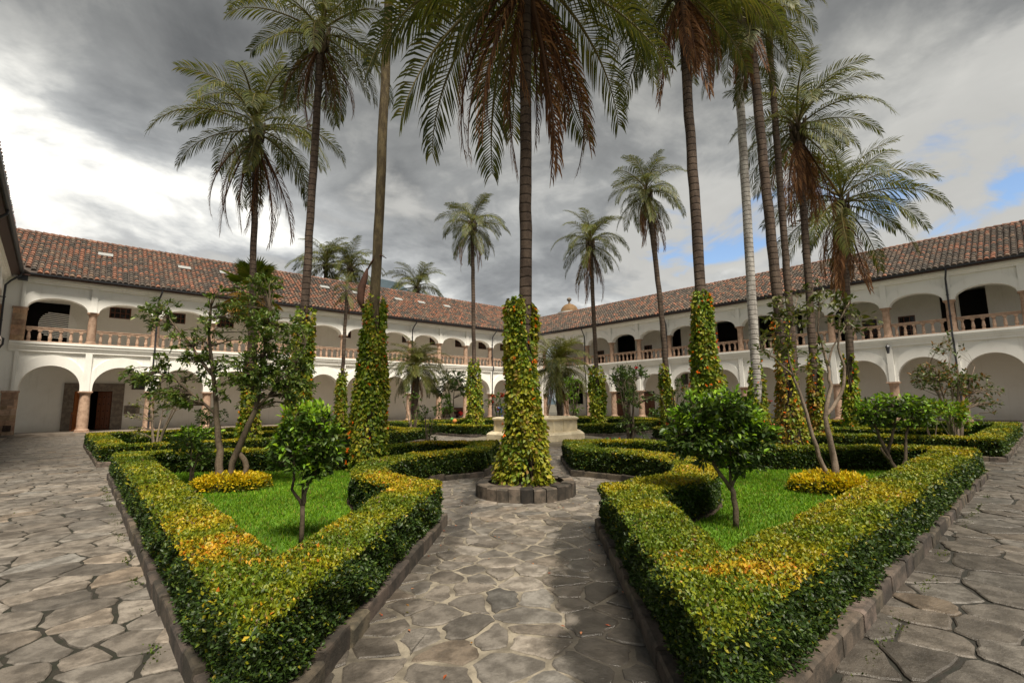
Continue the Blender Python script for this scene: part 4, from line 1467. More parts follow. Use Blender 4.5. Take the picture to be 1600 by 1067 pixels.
def palm(label, base, crown, r, L, seed, trunk='trunk', n_green=30, n_dry=10, dry_len=1.0, lime=0.25, group='tall feather palms in the courtyard', low=7, up0=0, bend=0.0, stubs=True, name='palm_tree', cat='palm tree'):
    rr = random.Random(seed)
    root = thing(name, label, cat, (base[0], base[1], 0), 0, group)
    B, Cn = Vector((0, 0, 0.02)), Vector((crown[0] - base[0], crown[1] - base[1], crown[2]))
    side = Vector((0.745, -0.666, 0))
    n = 26
    pts, rs = [], []
    for i in range(n + 1):
        t = i / n
        p = B.lerp(Cn, t) + side * bend * math.sin(math.pi * t) + Vector((rr.uniform(-1, 1), rr.uniform(-1, 1), 0)) * 0.012
        pts.append(p)
        rs.append(r * (1.0 + 0.55 * max(0, 0.10 - t) / 0.10 - 0.12 * t) * rr.uniform(0.97, 1.03))
    mb = MB(); mb.tube(pts, rs, 12)
    mb.build('trunk', M[trunk], root, smooth=True)
    if stubs:
        # old leaf bases round the top of the trunk
        sb = MB()
        for k in range(26):
            a = k * 2.399; z = Cn.z - 0.05 - 0.75 * (k / 26)
            t = z / Cn.z
            c = B.lerp(Cn, t)
            d = Vector((math.cos(a), math.sin(a), 0))
            sb.tint = (rr.uniform(0.5, 1.3),) * 3
            sb.tube([c + d * r * 0.7, c + d * (r + 0.10) + Vector((0, 0, 0.16)), c + d * (r + 0.15) + Vector((0, 0, 0.42))], [0.07, 0.05, 0.03], 5)
        tag(sb.build('leaf_bases', M['bark'], root), kind='stuff')
    ga = 2.39996
    for k in range(n_green):
        q = k / max(1, n_green - 1)
        vi = up0 + int(q * (low - up0) + rr.uniform(-0.4, 0.4) + 0.5)
        vi = max(up0, min(low, vi))
        key = ('l' if rr.random() < lime * (1.35 - q * 0.6) else 'g') + str(vi)
        f = link('frond', FR[key], root)
        f.location = Cn + Vector((0, 0, 0.30 - 0.55 * q))
        f.rotation_euler = (rr.uniform(-0.35, 0.35), rr.uniform(-0.13, 0.13), k * ga + rr.uniform(-0.35, 0.35))
        s = L * rr.uniform(0.88, 1.1) * (0.86 + 0.14 * math.sin(math.pi * q))
        f.scale = (s, s, s)
    for k in range(n_dry):
        f = link('dry_frond', FR['d%d' % rr.randrange(4)], root)
        f.location = Cn + Vector((0, 0, -0.25 - 0.35 * rr.random()))
        f.rotation_euler = (rr.uniform(-0.2, 0.2), rr.uniform(-0.05, 0.25), k * ga * 1.3 + rr.uniform(-0.5, 0.5))
        s = L * dry_len * rr.uniform(0.65, 1.1)
        f.scale = (s, s, s)
    return root, pts


VINE = [(0.26, 0.275, 0.018), (0.33, 0.31, 0.024), (0.18, 0.215, 0.016), (0.42, 0.37, 0.05), (0.24, 0.15, 0.035), (0.10, 0.135, 0.014)]
VINE_G = [(0.13, 0.205, 0.016), (0.18, 0.25, 0.018), (0.09, 0.15, 0.013), (0.26, 0.29, 0.022), (0.065, 0.105, 0.012)]
OFL = [(0.78, 0.17, 0.012), (0.85, 0.25, 0.02), (0.65, 0.10, 0.012)]


def vine(label, base, top_xy, z0, z1, r0, r1, n, leaf, flowers, seed, yellow=0.5, gap=None, flare=1.6, ragged=0.35, fl_top=0.0, fsize=0.055, lit_tint_side=None):
    """flowering creeper covering the lower trunk of a palm: leaves hung round a lumpy column, orange flowers"""
    rg = np.random.default_rng(seed)
    root = thing('flowering_vine', label, 'climbing plant', (base[0], base[1], 0), 0, 'orange flowering vines climbing the palm trunks')
    top = np.array([top_xy[0] - base[0], top_xy[1] - base[1]])
    t = rg.random(n) ** 0.92
    z = z0 + (z1 - z0) * t
    th = rg.uniform(0, 2 * math.pi, n)
    lump = np.sin(th * 2 + z * 1.9 + seed) * 0.14 + np.sin(th * 3 - z * 3.7 + seed) * 0.11 + np.sin(z * 6 + th * 5) * 0.07
    r0, r1 = r0 * 0.84 - 0.02, r1 * 0.84 - 0.035
    rr = (r1 + (r0 - r1) * (1 - t) ** flare) * (1 + lump)
    rr = rr * np.clip(0.35 + (1 - t) * 9, 0, 1) ** 0.35
    rad_in = rr * (1 - 0.30 * rg.random(n) ** 2.0) + rg.normal(0, 0.018, n)
    keep = np.ones(n, bool)
    if gap is not None:
        a0, wgap, tz = gap
        da = np.abs((th - a0 + math.pi) % (2 * math.pi) - math.pi)
        keep &= ~((da < wgap * np.clip((t - tz) * 5, 0, 1)) & (rg.random(n) < 0.93))
    # thin places where bark and stems show
    thin = np.sin(th * 2.0 + z * 1.3 + seed * 2) + np.sin(th * 3.0 - z * 2.9 + seed)
    keep &= ~((thin > 1.15) & (rg.random(n) < 0.7))
    # ragged upper edge
    keep &= rg.random(n) < np.clip((1 - t) / (ragged * (0.5 + 0.5 * np.sin(th * 2.3 + seed) ** 2) + 0.02), 0.12, 1)
    th, z, t, rad_in = th[keep], z[keep], t[keep], rad_in[keep]
    k = len(th)
    ax = top[None] * (z / max(z1, 0.1))[:, None]
    out = np.c_[np.cos(th), np.sin(th), np.zeros(k)]
    P = np.c_[ax[:, 0] + rad_in * np.cos(th), ax[:, 1] + rad_in * np.sin(th), z]
    d = nrm(out * 0.55 + np.array([0, 0, -0.62]) + rg.normal(size=(k, 3)) * 0.45)
    mixy = np.clip(yellow + 0.35 * np.sin(z * 2.1 + th * 2 + seed) - 0.35 * (t - 0.4), 0, 1)
    cc = np.where((rg.random(k) < mixy)[:, None], pal(k, VINE, [4, 3, 3, 1.6, 1.0, 2]), pal(k, VINE_G, [4, 4, 3, 2, 2]))
    if lit_tint_side is not None:  # light from one side, painted into the leaf colours
        w = (rg.random(k) < np.clip((out[:, :2] @ np.array(lit_tint_side)) * 0.8, 0, 0.75))
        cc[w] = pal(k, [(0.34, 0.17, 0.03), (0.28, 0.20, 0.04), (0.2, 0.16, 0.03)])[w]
    L = leaf * rg.uniform(0.65, 1.35, k)
    leaf_object('foliage', root, P, d, L, L * 0.62, cc, M['vine_leaf'], up=out + rg.normal(size=(k, 3)) * 0.5, rich=leaf > 0.07)
    # stems next to the bark
    sb = MB()
    for q in range(7):
        a = q * 0.9 + seed
        sp = []
        for e in range(9):
            f = e / 8
            zz = z0 - 0.05 + (z1 - z0) * 0.93 * f
            rr_ = (r1 + (r0 - r1) * (1 - f) ** flare) * 0.72
            ang = a + 0.5 * math.sin(f * 5 + q)
            sp.append((top[0] * zz / max(z1, 0.1) + rr_ * math.cos(ang), top[1] * zz / max(z1, 0.1) + rr_ * math.sin(ang), zz))
        sb.tube(sp, [0.022, 0.02, 0.018, 0.017, 0.016, 0.014, 0.012, 0.01, 0.007], 5)
    sb.build('stems', M['bark'], root)
    if flowers:
        flowers = int(flowers * 0.72)
        m_ = flowers * 6
        ft = rg.random(flowers); ft = np.where(rg.random(flowers) < fl_top, 0.6 + 0.38 * ft, ft)
        fth = rg.uniform(0, 2 * math.pi, flowers)
        fz = z0 + (z1 - z0) * (0.03 + 0.93 * ft)
        fr = (r1 + (r0 - r1) * (1 - ft) ** flare) * 1.08 + 0.03
        C = np.c_[top[0] * fz / z1 + fr * np.cos(fth), top[1] * fz / z1 + fr * np.sin(fth), fz]
        C = np.repeat(C, 6, 0); o = np.repeat(np.c_[np.cos(fth), np.sin(fth), np.full(flowers, -0.2)], 6, 0)
        d = nrm(o + rg.normal(size=(m_, 3)) * 0.75)
        leaf_object('flowers', root, C, d, fsize * rg.uniform(0.7, 1.3, m_), fsize * 0.55, pal(m_, OFL, [4, 3, 1]), M['flower'])
    return root


# the palm at the middle of the path, in its round stone planter -----------------
P1 = AR(8.95, -0.29)
pl = thing('round_planter', 'round planter ringed with upright dark and pale stones round the central palm', 'planter', (P1[0], P1[1], 0))
for k in range(26):
    a0, a1 = 2 * math.pi * k / 26, 2 * math.pi * (k + 1) / 26
    mb = MB()
    v = R.choice((0.3, 0.36, 0.45, 1.0, 1.7, 0.6, 1.4)) * R.uniform(0.85, 1.15)
    mb.tint = (v * 1.02, v, v * 0.95)
    h = 0.225 + R.uniform(-0.02, 0.02); ro = 0.89 + R.uniform(-0.012, 0.012); ri = 0.70
    g_ = 0.008
    q = [(ro * math.cos(a0 + g_), ro * math.sin(a0 + g_)), (ro * 1.004 * math.cos((a0 + a1) / 2), ro * 1.004 * math.sin((a0 + a1) / 2)), (ro * math.cos(a1 - g_), ro * math.sin(a1 - g_)), (ri * math.cos(a1 - g_), ri * math.sin(a1 - g_)), (ri * math.cos(a0 + g_), ri * math.sin(a0 + g_))]
    n = 5
    sh = [(x * 0.975, y * 0.975) for x, y in q]
    mb.add([(x, y, -0.04) for x, y in q] + [(x, y, h - 0.02) for x, y in q] + [(x, y, h) for x, y in sh],
           [tuple(range(10, 15))] + [(i, (i + 1) % 5, (i + 1) % 5 + 5, i + 5) for i in range(5)] + [(i + 5, (i + 1) % 5 + 5, (i + 1) % 5 + 10, i + 10) for i in range(5)])
    mb.build('planter_stone', M['kerb'], pl)
mb = MB(); mb.lathe([(0.72, 0.0), (0.72, 0.15), (0.45, 0.19), (0.2, 0.22)], 24)
mb.build('planter_soil', M['soil'], pl)

palm('central palm with a long brown skirt of dead fronds above the round stone planter', P1, (6.19, 6.34, 10.7), 0.128, 4.5, 1, n_green=31, n_dry=16, dry_len=0.98, lime=0.4, up0=1)
vine('thick creeper with orange flowers on the central palm, widening to the round planter', P1, (P1[0] - 0.045, P1[1] + 0.04), 0.2, 3.62, 0.58, 0.325, 19000, 0.080, 62, 3, 0.74, gap=(math.atan2(-1.0, 0.02), 0.34, 0.5), flare=2.4, ragged=0.06, fl_top=0.6)

M['dry_bract'] = plain('dry_palm_bract', (0.10, 0.045, 0.028), 0.85, noise=0.4, scale=9, bump=0.4)

# palm, vine pairs: label, base, crown, trunk radius, frond length, seed, kw, vine(label, z1, r0, r1, n, leaf, flowers, ...)
p2, _ = palm('tall mossy palm left of the central palm, its crown above the picture', (5.11, 10.85), (5.35, 10.65, 15.2), 0.125, 3.1, 2, 'trunk_moss', n_green=24, n_dry=5, lime=0.3, dry_len=0.75)
mb = MB()
mb.tube([(-0.12, 0.02, 4.95), (-0.16, 0.03, 4.75), (-0.24, 0.06, 4.45), (-0.26, 0.05, 4.15), (-0.2, 0.0, 3.85)], [0.02, 0.07, 0.10, 0.085, 0.03], 8)
mb.tube([(-0.12, 0.02, 4.9), (-0.04, -0.1, 5.15), (0.12, -0.2, 5.28), (0.24, -0.26, 5.2)], [0.02, 0.022, 0.02, 0.008], 6)
mb.build('dead_spathe', M['dry_bract'], p2, smooth=True)
vine('big creeper dotted with orange flowers on the mossy palm left of the path', (5.11, 10.85), (5.18, 10.79), 0.1, 4.25, 0.54, 0.32, 13500, 0.088, 95, 5, 0.38, gap=(math.atan2(-0.75, -0.1), 0.5, 0.72), flare=1.5, ragged=0.2)
palm('tall palm with hanging brown fronds, second from the left', (4.69, 14.58), (4.86, 14.44, 13.5), 0.125, 3.0, 3, n_green=28, n_dry=13, dry_len=0.95)
vine('creeper on the palm behind the leafy tree of the front left lawn', (4.69, 14.58), (4.75, 14.53), 0.1, 4.6, 0.5, 0.3, 6000, 0.12, 60, 7, 0.55)
palm('leftmost palm with a full round crown against the bright sky', (4.72, 19.93), (4.43, 20.18, 12.7), 0.13, 3.7, 4, n_green=29, n_dry=15, dry_len=1.05, lime=0.2)
vine('sparse creeper at the foot of the leftmost palm', (4.72, 19.93), (4.65, 20.0), 0.1, 3.4, 0.5, 0.26, 3600, 0.13, 45, 8, 0.6)
palm('small slender young palm between the mossy palm and the left wing', (9.61, 23.6), (9.72, 23.5, 7.55), 0.095, 1.05, 5, n_green=16, n_dry=2, lime=0.5, stubs=False)
vine('creeper on the small slender palm', (9.61, 23.6), (9.65, 23.57), 0.1, 3.5, 0.5, 0.2, 2400, 0.15, 30, 9, 0.55)
palm('slim palm in the middle distance just left of the central trunk', (18.23, 23.94), (18.14, 24.03, 13.2), 0.13, 2.7, 6, n_green=30, n_dry=6, dry_len=1.0)
vine('tidy creeper column on the slim palm left of the fountain', (18.23, 23.94), (18.2, 23.97), 0.1, 4.5, 0.72, 0.40, 3600, 0.16, 26, 10, 0.65)
palm('slim palm in the middle distance just right of the fountain', (23.94, 18.84), (23.83, 18.94, 11.9), 0.14, 2.8, 7, n_green=30, n_dry=10, dry_len=1.15)
vine('creeper with an orange top on the slim palm right of the fountain', (23.94, 18.84), (23.9, 18.88), 0.1, 4.0, 0.62, 0.50, 3400, 0.16, 60, 11, 0.55, fl_top=0.8)
palm('slim leaning palm before the right wing, crown clear in the sky', (23.57, 13.81), (23.1, 14.2, 13.5), 0.15, 2.75, 8, n_green=32, n_dry=8, dry_len=1.1, bend=0.15)
vine('thin creeper on the slim leaning palm before the right wing', (23.57, 13.81), (23.42, 13.93), 0.1, 3.7, 0.55, 0.28, 2600, 0.15, 30, 12, 0.6)
palm('dark tall palm right of the central palm with dead fronds hanging', (11.6, 5.73), (11.6, 5.73, 13.3), 0.14, 3.5, 9, n_green=28, n_dry=15, dry_len=0.95)
vine('creeper full of orange flowers on the dark palm behind the round topped bush', (11.6, 5.73), (11.6, 5.73), 0.1, 4.45, 0.54, 0.26, 11500, 0.09, 120, 13, 0.35, flare=1.0, ragged=0.12)
palm('palm with a pale ringed trunk', (16.67, 6.56), (16.93, 6.33, 16.6), 0.155, 2.7, 10, 'trunk_ring', n_green=28, n_dry=6, lime=0.5)
vine('short creeper at the foot of the pale ringed trunk', (16.67, 6.56), (16.72, 6.52), 0.1, 3.05, 0.42, 0.24, 2600, 0.12, 26, 14, 0.6, gap=(math.atan2(-0.5, -0.9), 0.7, 0.5), ragged=0.6)
palm('leaning palm right of the ringed trunk with a bushy crown cut by the top edge', (15.28, 5.12), (15.1, 5.25, 13.7), 0.15, 2.6, 11, n_green=30, n_dry=8, dry_len=0.8, lime=0.55)
vine('creeper with orange light painted on its left side, on the leaning palm', (15.28, 5.12), (15.24, 5.15), 0.05, 4.3, 0.46, 0.235, 4800, 0.10, 70, 15, 0.6, gap=(math.atan2(-0.5, -0.95), 0.55, 0.45), ragged=0.5, lit_tint_side=(-0.75, 0.66))
palm('palm with a wide bushy crown high on the right', (19.25, 5.6), (19.5, 5.38, 11.9), 0.135, 3.2, 12, n_green=29, n_dry=14, dry_len=1.1)
vine('creeper with yellow light painted on its left side on the wide crowned palm', (19.25, 5.6), (19.32, 5.55), 0.1, 3.3, 0.44, 0.23, 3000, 0.13, 40, 16, 0.6, gap=(math.atan2(-0.4, -0.95), 0.6, 0.5), ragged=0.5, lit_tint_side=(-0.75, 0.66))
palm('rightmost palm with long arching fronds over the roof edge', (23.74, 5.61), (24.1, 5.27, 10.2), 0.15, 3.8, 13, n_green=28, n_dry=12, dry_len=1.1)
vine('creeper on the rightmost palm', (23.74, 5.61), (23.8, 5.55), 0.1, 3.6, 0.5, 0.24, 2800, 0.15, 55, 17, 0.5, gap=(math.atan2(-0.2, -0.98), 0.6, 0.45), ragged=0.5)
palm('palm at the top right whose crown is cut by the top edge', (18.3, 5.9), (18.45, 5.75, 17.4), 0.125, 2.3, 14, n_green=24, n_dry=8, dry_len=0.9)

# low bushy palms, palms beyond the left wing, fan palm ---------------------------
palm('low bushy palm with a stout trunk before the left wing', (18.56, 31.69), (18.58, 31.67, 4.3), 0.27, 3.0, 21, n_green=54, n_dry=2, lime=0.5, low=6, stubs=False, group='low bushy palms by the galleries')
palm('low bushy palm half hidden behind the central creeper', (28.1, 25.85), (27.95, 26.0, 4.5), 0.25, 3.6, 22, n_green=54, n_dry=3, lime=0.7, low=7, stubs=False, group='low bushy palms by the galleries')
BK = 'palms standing behind the left roof'
palm('palm behind the left roof, right one of the overlapping pair', (23.5, 56), (23.5, 56, 18.4), 0.3, 5.0, 23, n_green=30, n_dry=0, lime=0.15, low=6, group=BK)
palm('palm behind the left roof, left one of the overlapping pair', (22.0, 60), (22.0, 60, 19.6), 0.3, 5.2, 24, n_green=30, n_dry=0, lime=0.15, low=6, group=BK)
palm('palm standing alone behind the left roof', (35.24, 60), (35.24, 60, 18.6), 0.34, 5.3, 25, n_green=28, n_dry=0, lime=0.15, low=6, group=BK)


def fan_leaf(cols, seed):
    rs = np.random.default_rng(seed)
    V, T, C = [], [], []
    V += [(0, 0.012, 0), (0, -0.012, 0), (0.5, 0, 0.06)]; T.append((0, 1, 2)); C += [(0.12, 0.12, 0.03)] * 3
    for k in range(26):
        a = rad(-115 + 230 * k / 25)
        l = 0.5 * (0.8 + 0.2 * math.cos(a)) * rs.uniform(0.9, 1.08)
        c0 = np.array([0.48, 0, 0.06]); dv = np.array([math.cos(a), math.sin(a), -0.06])
        sd = np.array([-math.sin(a), math.cos(a), 0.0])
        m1 = c0 + dv * l * 0.6; tip = c0 + dv * l + np.array([0, 0, -0.12 * l])
        o = len(V)
        V += [c0, m1 + sd * 0.026, tip, m1 - sd * 0.026]; T += [(o, o + 1, o + 2), (o, o + 2, o + 3)]
        cc = np.array(cols[rs.integers(0, len(cols))]) * rs.uniform(0.8, 1.2)
        C += [cc] * 3 + [cc]
    return make_mesh('fan_leaf', np.array(V, float), tris=np.array(T), cols=np.array(C), mt=M['frond'])


fp = thing('fan_palm', 'fan palm with yellowed lower leaves above the leafy tree on the left', 'palm tree', (5.31, 22.07, 0))
mb = MB(); mb.tube([(0, 0, 0), (-0.05, 0.05, 3), (-0.2, 0.2, 6.6)], [0.2, 0.16, 0.14], 10); mb.build('trunk', M['trunk'], fp)
fg = [fan_leaf([(0.14, 0.20, 0.025), (0.19, 0.25, 0.03), (0.10, 0.15, 0.02)], 1), fan_leaf([(0.17, 0.22, 0.025), (0.24, 0.26, 0.04)], 2)]
fo = fan_leaf([(0.45, 0.24, 0.04), (0.5, 0.33, 0.07), (0.3, 0.2, 0.05)], 3)
for k in range(30):
    q = k / 29
    old = q > 0.66
    o = link('fan_leaf', fo if old else fg[k % 2], fp, (-0.2, 0.2, 6.75 - q * 0.45))
    o.rotation_euler = (R.uniform(-0.4, 0.4), -rad(75 - 135 * q), k * 2.4)
    s = 1.45 * R.uniform(0.85, 1.1); o.scale = (s, s, s)


# ------------------------------------------------------------------ broad-leaved trees and shrubs
def tree(name, label, cat, base, stems, blobs, leaf, per, cols, weights=None, young=None, bark='bark', leafmat='leaf', rich=True, seed=0, droop=0.15, ratio=0.42, shell=0.45, twig=0.012, flowers=None, group=None, gather=0.0):
    """stems: [(points, radii)], blobs: [(centre, radii, clusters)] in world coordinates relative to base"""
    rg = np.random.default_rng(seed)
    root = thing(name, label, cat, (base[0], base[1], base[2] if len(base) > 2 else 0.09), 0, group)
    mb = MB()
    sp, sr = [], []
    for pts, rs in stems:
        # finer polyline with slight wander
        fine, fr = [], []
        for i in range(len(pts) - 1):
            for t in (0, 0.33, 0.66):
                p = Vector(pts[i]).lerp(Vector(pts[i + 1]), t)
                if i or t: p = p + Vector(rg.normal(size=3) * rs[i] * 0.25)
                fine.append(p); fr.append(rs[i] + (rs[i + 1] - rs[i]) * t)
        fine.append(Vector(pts[-1])); fr.append(rs[-1])
        mb.tube(fine, fr, 8)
        sp += fine; sr += fr
    mb.build('trunk', M[bark], root, smooth=True)
    S = np.array([tuple(p) for p in sp]); SR = np.array(sr)
    tw = MB()
    Bs, Ds, hs = [], [], []
    for c, r_, n in blobs:
        c, r_ = np.array(c, float), np.array(r_, float)
        u = nrm(rg.normal(size=(n, 3))) * (rg.random((n, 1)) ** shell)
        P = c + u * r_
        for p in P:
            dd = np.linalg.norm(S - p, axis=1) + np.maximum(0, S[:, 2] - p[2]) * 1.5 + (S[:, 2] < S[:, 2].max() * 0.25) * 1.0
            i = int(dd.argmin())
            a = S[i]
            dv = p - a
            l = np.linalg.norm(dv)
            m1 = a + dv * 0.45 + np.array([0, 0, 0.10 * l]) + rg.normal(size=3) * 0.06 * l
            w = min(twig * (0.6 + l), SR[i] * 0.7)
            tw.tube([a, m1, p], [w, w * 0.65, w * 0.25], 4, cap=False)
            end = nrm((p - m1)[None])[0]
            k = max(2, int(rg.poisson(per)))
            tpos = rg.random((k, 1)) ** 0.7
            base_ = m1 + (p - m1) * (0.25 + 0.75 * tpos) if gather == 0 else p - end * 0.06 * rg.random((k, 1))
            d = nrm(end * (0.55 + 0.35 * tpos) + rg.normal(size=(k, 3)) * 0.62 + np.array([0, 0, 0.12]) - np.array([0, 0, droop]))
            Bs.append(base_ + rg.normal(size=(k, 3)) * 0.02); Ds.append(d)
            hs.append(np.full(k, 0.5 * u[:, 2].mean() + ((p - c) / r_)[2]) + (tpos[:, 0] - 0.6) * 0.5)
    if tw.v: tw.build('branches', M[bark], root)
    B_, D_, h_ = np.concatenate(Bs), np.concatenate(Ds), np.concatenate(hs)
    k = len(B_)
    cc = pal(k, cols, weights)
    if young:
        y = rg.random(k) < np.clip((h_ - 0.0) * 1.3, 0.03, 0.9)
        cy = pal(k, young); cc[y] = cy[y]
    L = leaf * rg.uniform(0.6, 1.3, k)
    leaf_object('crown', root, B_, D_, L, L * ratio, cc, M[leafmat], rich=rich)
    if flowers:
        nf, fs, fc, fcount = flowers
        pick = rg.choice(k, nf)
        C = np.repeat(B_[pick] + D_[pick] * leaf * 0.5, fcount, 0)
        d = nrm(rg.normal(size=(len(C), 3)))
        leaf_object('blossoms', root, C, d, fs * rg.uniform(0.7, 1.2, len(C)), fs * 0.6, pal(len(C), fc), M['flower'])
    return root


DG = [(0.038, 0.075, 0.014), (0.055, 0.10, 0.016), (0.08, 0.125, 0.018), (0.028, 0.055, 0.012)]
YG = [(0.17, 0.31, 0.014), (0.23, 0.37, 0.018), (0.125, 0.25, 0.012)]

# leafy two-stemmed tree on the front left lawn
tree('leafy_tree', 'leafy tree with two crossing trunks on the front left lawn', 'tree', (2.07, 10.52),
     [([(0, 0, 0), (-0.05, 0.05, 0.7), (-0.11, 0.10, 1.36), (-0.22, 0.20, 2.2), (-0.32, 0.29, 2.96), (-0.3, 0.26, 3.7)], [0.085, 0.062, 0.05, 0.037, 0.026, 0.014]),
      ([(0.20, -0.05, 0), (0.12, -0.08, 0.28), (0.17, -0.12, 0.6), (0.42, -0.37, 1.47), (0.5, -0.42, 2.45), (0.55, -0.47, 3.4)], [0.06, 0.055, 0.06, 0.048, 0.03, 0.014]),
      ([(0.22, -0.05, 0.0), (0.36, -0.16, 0.22), (0.36, -0.18, 0.5), (0.24, -0.14, 0.66)], [0.06, 0.055, 0.05, 0.05]),
      ([(-0.11, 0.10, 1.36), (-0.7, 0.6, 2.0), (-1.15, 1.0, 2.3)], [0.03, 0.02, 0.01]),
      ([(-0.2, 0.2, 2.1), (-0.75, 0.7, 3.0), (-1.0, 0.9, 3.4)], [0.03, 0.02, 0.01]),
      ([(0.42, -0.37, 1.47), (0.9, -0.8, 2.2), (1.1, -0.95, 2.7)], [0.032, 0.022, 0.01])],
     [((0.05, 0.0, 3.3), (0.8, 0.8, 0.65), 80), ((0.7, -0.6, 2.7), (0.7, 0.7, 0.75), 115), ((0.35, -0.25, 2.05), (0.8, 0.7, 0.55), 130), ((1.0, -0.85, 2.0), (0.42, 0.45, 0.5), 66),
      ((-0.55, 0.5, 2.55), (0.55, 0.6, 0.6), 52), ((-1.1, 0.95, 3.35), (0.45, 0.5, 0.42), 34), ((-1.15, 1.0, 2.1), (0.45, 0.5, 0.30), 36), ((-0.75, 0.6, 1.7), (0.5, 0.5, 0.25), 36), ((0.4, -0.3, 3.95), (0.4, 0.4, 0.3), 22)],
     0.088, 21, [(0.065, 0.115, 0.018), (0.09, 0.145, 0.022), (0.13, 0.175, 0.03), (0.045, 0.08, 0.014), (0.17, 0.19, 0.045)], [3, 4, 3, 2, 1.2], seed=31, ratio=0.40)

# round-headed bushes on single stems
tree('topiary_bush', 'glossy green bush on a thin forked stem inside the front left hedge', 'bush', (1.93, 5.7),
     [([(0, 0, 0), (0.0, 0.0, 0.42)], [0.028, 0.024]), ([(0, 0, 0.40), (0.03, -0.02, 0.62), (0.09, -0.08, 0.95), (0.13, -0.12, 1.25)], [0.022, 0.018, 0.015, 0.01]),
      ([(0, 0, 0.40), (-0.09, 0.08, 0.60), (-0.08, 0.07, 0.95), (-0.12, 0.1, 1.25)], [0.02, 0.016, 0.012, 0.01]), ([(0, 0, 0.42), (0.01, 0.03, 0.8), (0.02, 0.0, 1.2)], [0.016, 0.012, 0.009]), ([(0.03, -0.02, 0.62), (0.16, -0.14, 0.95), (0.2, -0.18, 1.1)], [0.014, 0.01, 0.007])],
     [((0.02, -0.01, 1.36), (0.27, 0.30, 0.20), 55), ((0.15, -0.13, 1.18), (0.19, 0.22, 0.24), 42), ((-0.14, 0.12, 1.16), (0.18, 0.2, 0.24), 40), ((0.02, 0.0, 0.98), (0.28, 0.28, 0.24), 60), ((0.05, -0.04, 0.78), (0.2, 0.2, 0.16), 22), ((-0.2, 0.18, 1.0), (0.16, 0.16, 0.18), 20), ((0.2, -0.17, 1.0), (0.18, 0.18, 0.2), 24)],
     0.078, 15, DG + [(0.06, 0.12, 0.015)], [2, 4, 4, 1, 3], young=YG, seed=32, ratio=0.40, twig=0.008, group='round glossy bushes on stems')
tree('topiary_bush', 'large glossy round bush on a single dark stem inside the front right hedge', 'bush', (5.95, 2.69),
     [([(0, 0, 0), (0.0, 0.0, 0.35), (-0.02, 0.02, 0.48)], [0.036, 0.032, 0.03]), ([(-0.02, 0.02, 0.46), (-0.16, 0.14, 0.74), (-0.25, 0.22, 1.1)], [0.026, 0.02, 0.012]),
      ([(-0.02, 0.02, 0.46), (0.06, -0.05, 0.68), (0.2, -0.18, 1.0)], [0.022, 0.017, 0.01]), ([(-0.02, 0.02, 0.5), (0, 0, 0.9), (0.02, 0, 1.2)], [0.018, 0.013, 0.009])],
     [((-0.10, 0.09, 1.45), (0.48, 0.48, 0.27), 120), ((-0.42, 0.37, 1.13), (0.26, 0.28, 0.32), 70), ((0.20, -0.18, 1.13), (0.30, 0.30, 0.32), 75), ((-0.10, 0.09, 1.04), (0.42, 0.42, 0.32), 100), ((0.08, -0.08, 0.84), (0.28, 0.28, 0.2), 34)],
     0.082, 15, DG, [4, 4, 3, 3], young=YG, seed=33, ratio=0.46, twig=0.009, group='round glossy bushes on stems')
tree('topiary_bush', 'flat topped green bush on crooked stems at the back of the front right lawn', 'bush', (12.29, 2.25),
     [([(0, 0, 0), (-0.1, 0.09, 0.4), (-0.2, 0.18, 0.75), (-0.3, 0.27, 1.2)], [0.045, 0.04, 0.03, 0.015]), ([(0.03, -0.02, 0), (0.14, -0.13, 0.3), (0.2, -0.18, 0.8), (0.35, -0.3, 1.2)], [0.036, 0.032, 0.024, 0.014]), ([(-0.1, 0.09, 0.4), (0, 0, 0.85), (0.1, -0.1, 1.3)], [0.035, 0.025, 0.015]), ([(-0.1, 0.09, 0.3), (-0.2, 0.18, 0.55)], [0.03, 0.025])],
     [((0, 0, 1.42), (0.62, 0.62, 0.28), 95), ((-0.36, 0.32, 1.22), (0.3, 0.3, 0.24), 44), ((0.4, -0.36, 1.22), (0.34, 0.34, 0.26), 48), ((0.0, 0.0, 1.1), (0.45, 0.45, 0.2), 30)],
     0.09, 14, DG + YG[:1], None, young=YG, seed=34, ratio=0.45, group='round glossy bushes on stems')

# bare, crooked tree in the yellow bed
sx, sy = 0.745, -0.666


def S_(a, z, dpt=0.0):
    return (sx * a + 0.666 * dpt, sy * a + 0.746 * dpt, z)


